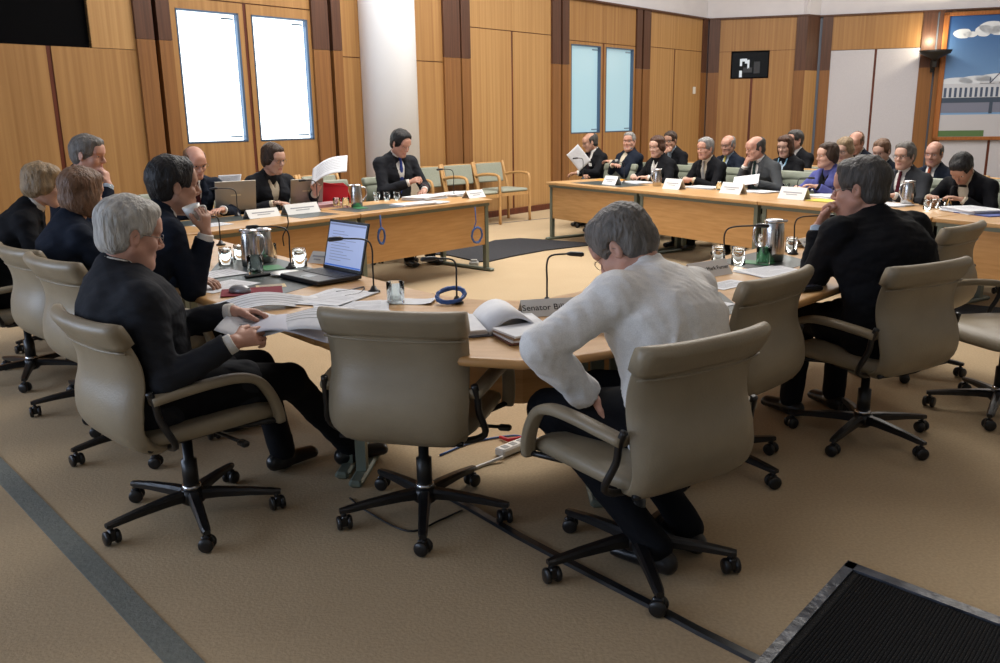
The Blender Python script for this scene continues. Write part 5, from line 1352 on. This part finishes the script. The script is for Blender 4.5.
c2 = tabpt(381.5, 236); coil('twisted blue cable hanging beside the middle legs of the left table', c2, .04, 3, (0, 0, 1), sd, M_blue, .007, [tabpt(380, 215), tabpt(381, 228)], squash=1.7)
cable('black cable hanging down the front of the left table before the laptops', [tabpt(287, 214), tabpt(288, 225), tabpt(283, 236), tabpt(284, 246)], .005, M_blk)
cable('black cable wandering over the near table from the laptop', [at(336, 292, TZ+.004), at(350, 290, TZ+.004), at(364, 287, TZ+.004), at(360, 293, TZ+.004), at(345, 296, TZ+.004)], .0035, M_blk)
# floor items ---------------------------------------------------------------
M_mat = principled('charcoal_mat', c255(30, 32, 38), .9, noise=(60, c255(42, 44, 50)), bump=(120, .5))
def floor_poly(name, label, cat, pix, th, mat, z=0.): 
    ps = [at(x, y, 0) for x, y in pix]; m = MB()
    a = sum((ps[i].x*ps[(i+1) % len(ps)].y-ps[(i+1) % len(ps)].x*ps[i].y) for i in range(len(ps)))
    if a < 0: ps = ps[::-1]
    m.prism([(p.x, p.y) for p in ps], .001+z, th+z); return tag(m.build(name, mat), label, cat)
floor_poly('floor_mat', 'rumpled charcoal mat on the carpet between the two far tables', 'mat', [(449, 256), (478, 262.5), (490, 262), (512, 257), (545, 251), (588, 246), (586, 243.5), (553, 241), (520, 239), (495, 241), (487, 243.5), (477, 243), (450, 247), (420, 254)], .014, M_mat)
floor_poly('floor_mat', 'charcoal mat on the carpet at the right beyond the sideways empty chair', 'mat', [(942, 303), (1030, 312), (1030, 324), (938, 312)], .012, M_mat)
# ribbed entrance mat, near right, with taped border
q0, q1, q2 = at(850, 567, 0), at(1000, 623, 0), at(764, 663, 0)
e1 = (q1-q0).normalized(); e2 = (q2-q0).normalized()
e2 = (e2-e1*e1.dot(e2)).normalized() if abs(e1.dot(e2)) < .3 else e2
t = thing('ribbed_mat', 'black ribbed mat with taped border in the lower right corner', 'mat', q0, math.atan2(e1.y, e1.x))
sgn = -1
m = MB(); Wm, Hm = 1.9, 1.4
ang = math.atan2((q2-q0).normalized().y, (q2-q0).normalized().x)-math.atan2(e1.y, e1.x)
sh = Matrix(((1, math.cos(ang), 0, 0), (0, math.sin(ang), 0, 0), (0, 0, 1, 0), (0, 0, 0, 1)))
m.box((.0, 0, .001), (Wm, Hm, .008), sh)
m.build('mat_base', principled('mat_black', c255(12, 13, 15), .9, noise=(120, c255(20, 21, 24)), bump=(200, .6)), t)
m = MB(); k = .045
while k < Wm-.02: m.box((k, .04, .008), (k+.005, Hm, .0105), sh); k += .0105
ribs = m.build('ribs', principled('mat_rib', c255(16, 17, 20), .9, spec=.15), t)
tape = principled('silver_black_tape', c255(44, 46, 52), .28, noise=(14, c255(84, 88, 98)), bump=(18, .5))
MB().box((-.01, -.008, .008), (Wm, .036, .0165), sh).build('border_tape', tape, t); MB().box((-.012, -.01, .008), (.022, Hm, .0165), sh).build('border_tape', tape, t)
# cable cover strip
tp = [(440, 492), (470, 508), (520, 537), (590, 574), (650, 605), (700, 632), (760, 662), (790, 678)]
ps = [at(x, y, 0) for x, y in tp]; rr = []
for i, p in enumerate(ps):
    tg = (ps[min(i+1, len(ps)-1)]-ps[max(i-1, 0)]).normalized(); n_ = Vector((-tg.y, tg.x, 0))
    rr.append([p+n_*.022+Vector((0, 0, .001)), p+n_*.014+Vector((0, 0, .009)), p-n_*.014+Vector((0, 0, .009)), p-n_*.022+Vector((0, 0, .001))])
tag(MB().loft(rr, smooth=False).build('cable_cover', principled('black_tape', (.012, .013, .015), .35)), 'black taped cable strip running diagonally under the chairs to the ribbed mat', 'cable cover')
t = thing('power_board', 'white power board on the carpet between the empty chair and the white-shirted man', 'power board', at(517, 450, 0), RZ(503, 455, 530, 444, 0))
MB().box((-.12, -.032, .002), (.12, .032, .040), bev=.008).build('board_body', principled('white_plastic', c255(214, 212, 206), .4), t)
so = MB()
for k in range(4): so.box((-.095+k*.053, -.016, .040), (-.065+k*.053, .016, .0415))
so.build('socket', principled('socket_grey', c255(120, 120, 118), .5), t)
cable('white cable feeding the power board', [at(503, 457, .02), at(488, 463, .008), at(470, 470, .008), at(440, 484, .008)], .008, MATS['white_plastic'])
cable('blue cable looping on the carpet above the power board', [at(440, 455, .006), at(470, 443, .006), at(500, 437, .006), at(520, 436, .01), at(528, 444, .03)], .005, M_blue)
tag(MB().tube([at(500, 437, .012), at(508, 440, .014), at(522, 437, .014)], [.008, .010, .006], 7).build('red_strap', M_redf), 'small red strap on the carpet behind the power board', 'strap')
cable('thin black cable loop on the carpet under the empty chair', [at(350, 498, .005), at(365, 510, .005), at(408, 531, .005), at(440, 520, .005), at(462, 510, .005)], .004, M_blk)
tag(MB().box((-.05, -.04, 0), (.05, .04, .05), bev=.01).box((-.035, -.02, .05), (.035, .02, .07), bev=.006).build('cable_adapter', principled('grey_box', c255(170, 172, 170), .5), None, at(474, 266, .001)), 'small white box on the floor at the foot of the left table', 'adapter')
# badges on jackets (worn, part of the person)
for key, x, z in ((('f', 0), -.07, .17), (('f', 1), .10, .13), (('f', 6), .0, .30)):
    I = INFO[key]; f_ = I['front'](z, x, .035); o = MB().box((-.032, -.002, -.022), (.032, .002, .022), bev=.0008).build('badge', M_card, I['root']); o.location = tuple(f_); o.rotation_euler = (rad(-12), 0, 0)
I = INFO[('f', 6)]; b = MB()
for q in (1, -1): b.tube([tuple(I['front'](0, q*.06, .012)), tuple(I['front'](.12, q*.05, .026)), tuple(I['front'](.28, 0, .034))], .004, 5)
b.build('lanyard', principled('lanyard_dark', (.012, .014, .03), .6), I['root'])
I = INFO[('b', 2)]; b = MB()
for q in (1, -1): b.tube([tuple(I['front'](0, q*.06, .012)), tuple(I['front'](.12, q*.05, .026)), tuple(I['front'](.28, 0, .034))], .006, 5)
b.build('lanyard', principled('lanyard_blue', c255(120, 170, 200), .6), I['root'])
# wristwatch
for key in ('P5', ('f', 4)):
    a_ = INFO[key]['arms'][1]; w_c = a_[2]-a_[3]*.012; n1 = unit(np.cross(a_[3], [0, 0, 1])); n2 = unit(np.cross(a_[3], n1))
    MB().tube([tuple(w_c+n1*.031*math.cos(2*PI*k/14)+n2*.031*math.sin(2*PI*k/14)) for k in range(15)], .006, 6).build('wristwatch', M_chr, INFO[key]['root'])
EXPO = 0.0
# ------------------------------------------------------------ camera, light
cam = bpy.data.cameras.new('camera'); cam.sensor_width = 36; cam.lens = 36*FPX/1000.
co = bpy.data.objects.new('camera', cam); COL.objects.link(co)
Rm = Matrix((CR, CU, -CF)).transposed().to_4x4(); co.matrix_world = Matrix.Translation((0, 0, CAMH)) @ Rm
cam.clip_start = .05; bpy.context.scene.camera = co
sc = bpy.context.scene
sc.view_settings.view_transform = 'Standard'; sc.view_settings.look = 'None'; sc.view_settings.gamma = 1; sc.view_settings.use_curve_mapping = False
sc.view_settings.exposure = EXPO
w = bpy.data.worlds.new('world'); sc.world = w; w.use_nodes = True
w.node_tree.nodes['Background'].inputs[0].default_value = (.55, .72, 1.0, 1); w.node_tree.nodes['Background'].inputs[1].default_value = 1.0
def area(name, loc, size, e, col, rot=(0, 0, 0), sy=None):
    L = bpy.data.lights.new(name, 'AREA'); L.energy = e; L.color = col; L.size = size
    if sy: L.shape = 'RECTANGLE'; L.size_y = sy
    o = bpy.data.objects.new(name, L); COL.objects.link(o); o.location = loc; o.rotation_euler = rot; return o
area('overhead_light', (.8, 9.2, 5.5), 5.0, 590, (1, .965, .91))
area('overhead_light', (6.0, 13.0, 5.5), 4.0, 330, (1, .965, .91))
area('overhead_light', (-2.5, 12.0, 5.5), 2.5, 130, (1, .965, .91))
for yc in (-2.0, 1.2, 4.3):
    area('daylight', (L0.x-.05, yc, 2.0), 2.4, 105, (.66, .78, 1.0), (0, rad(-90), 0), 2.5)
area('overhead_light', (1.5, 1.0, 5.5), 3, 18, (1, .9, .76))  # weak fill light added over the foreground, no known fixture
u = W4 @ Vector((2.08, -.30, 2.85))
L = bpy.data.lights.new('uplight_lamp', 'POINT'); L.energy = 22; L.color = (1, .85, .6); L.shadow_soft_size = .05
o = bpy.data.objects.new('uplight_lamp', L); COL.objects.link(o); o.location = u
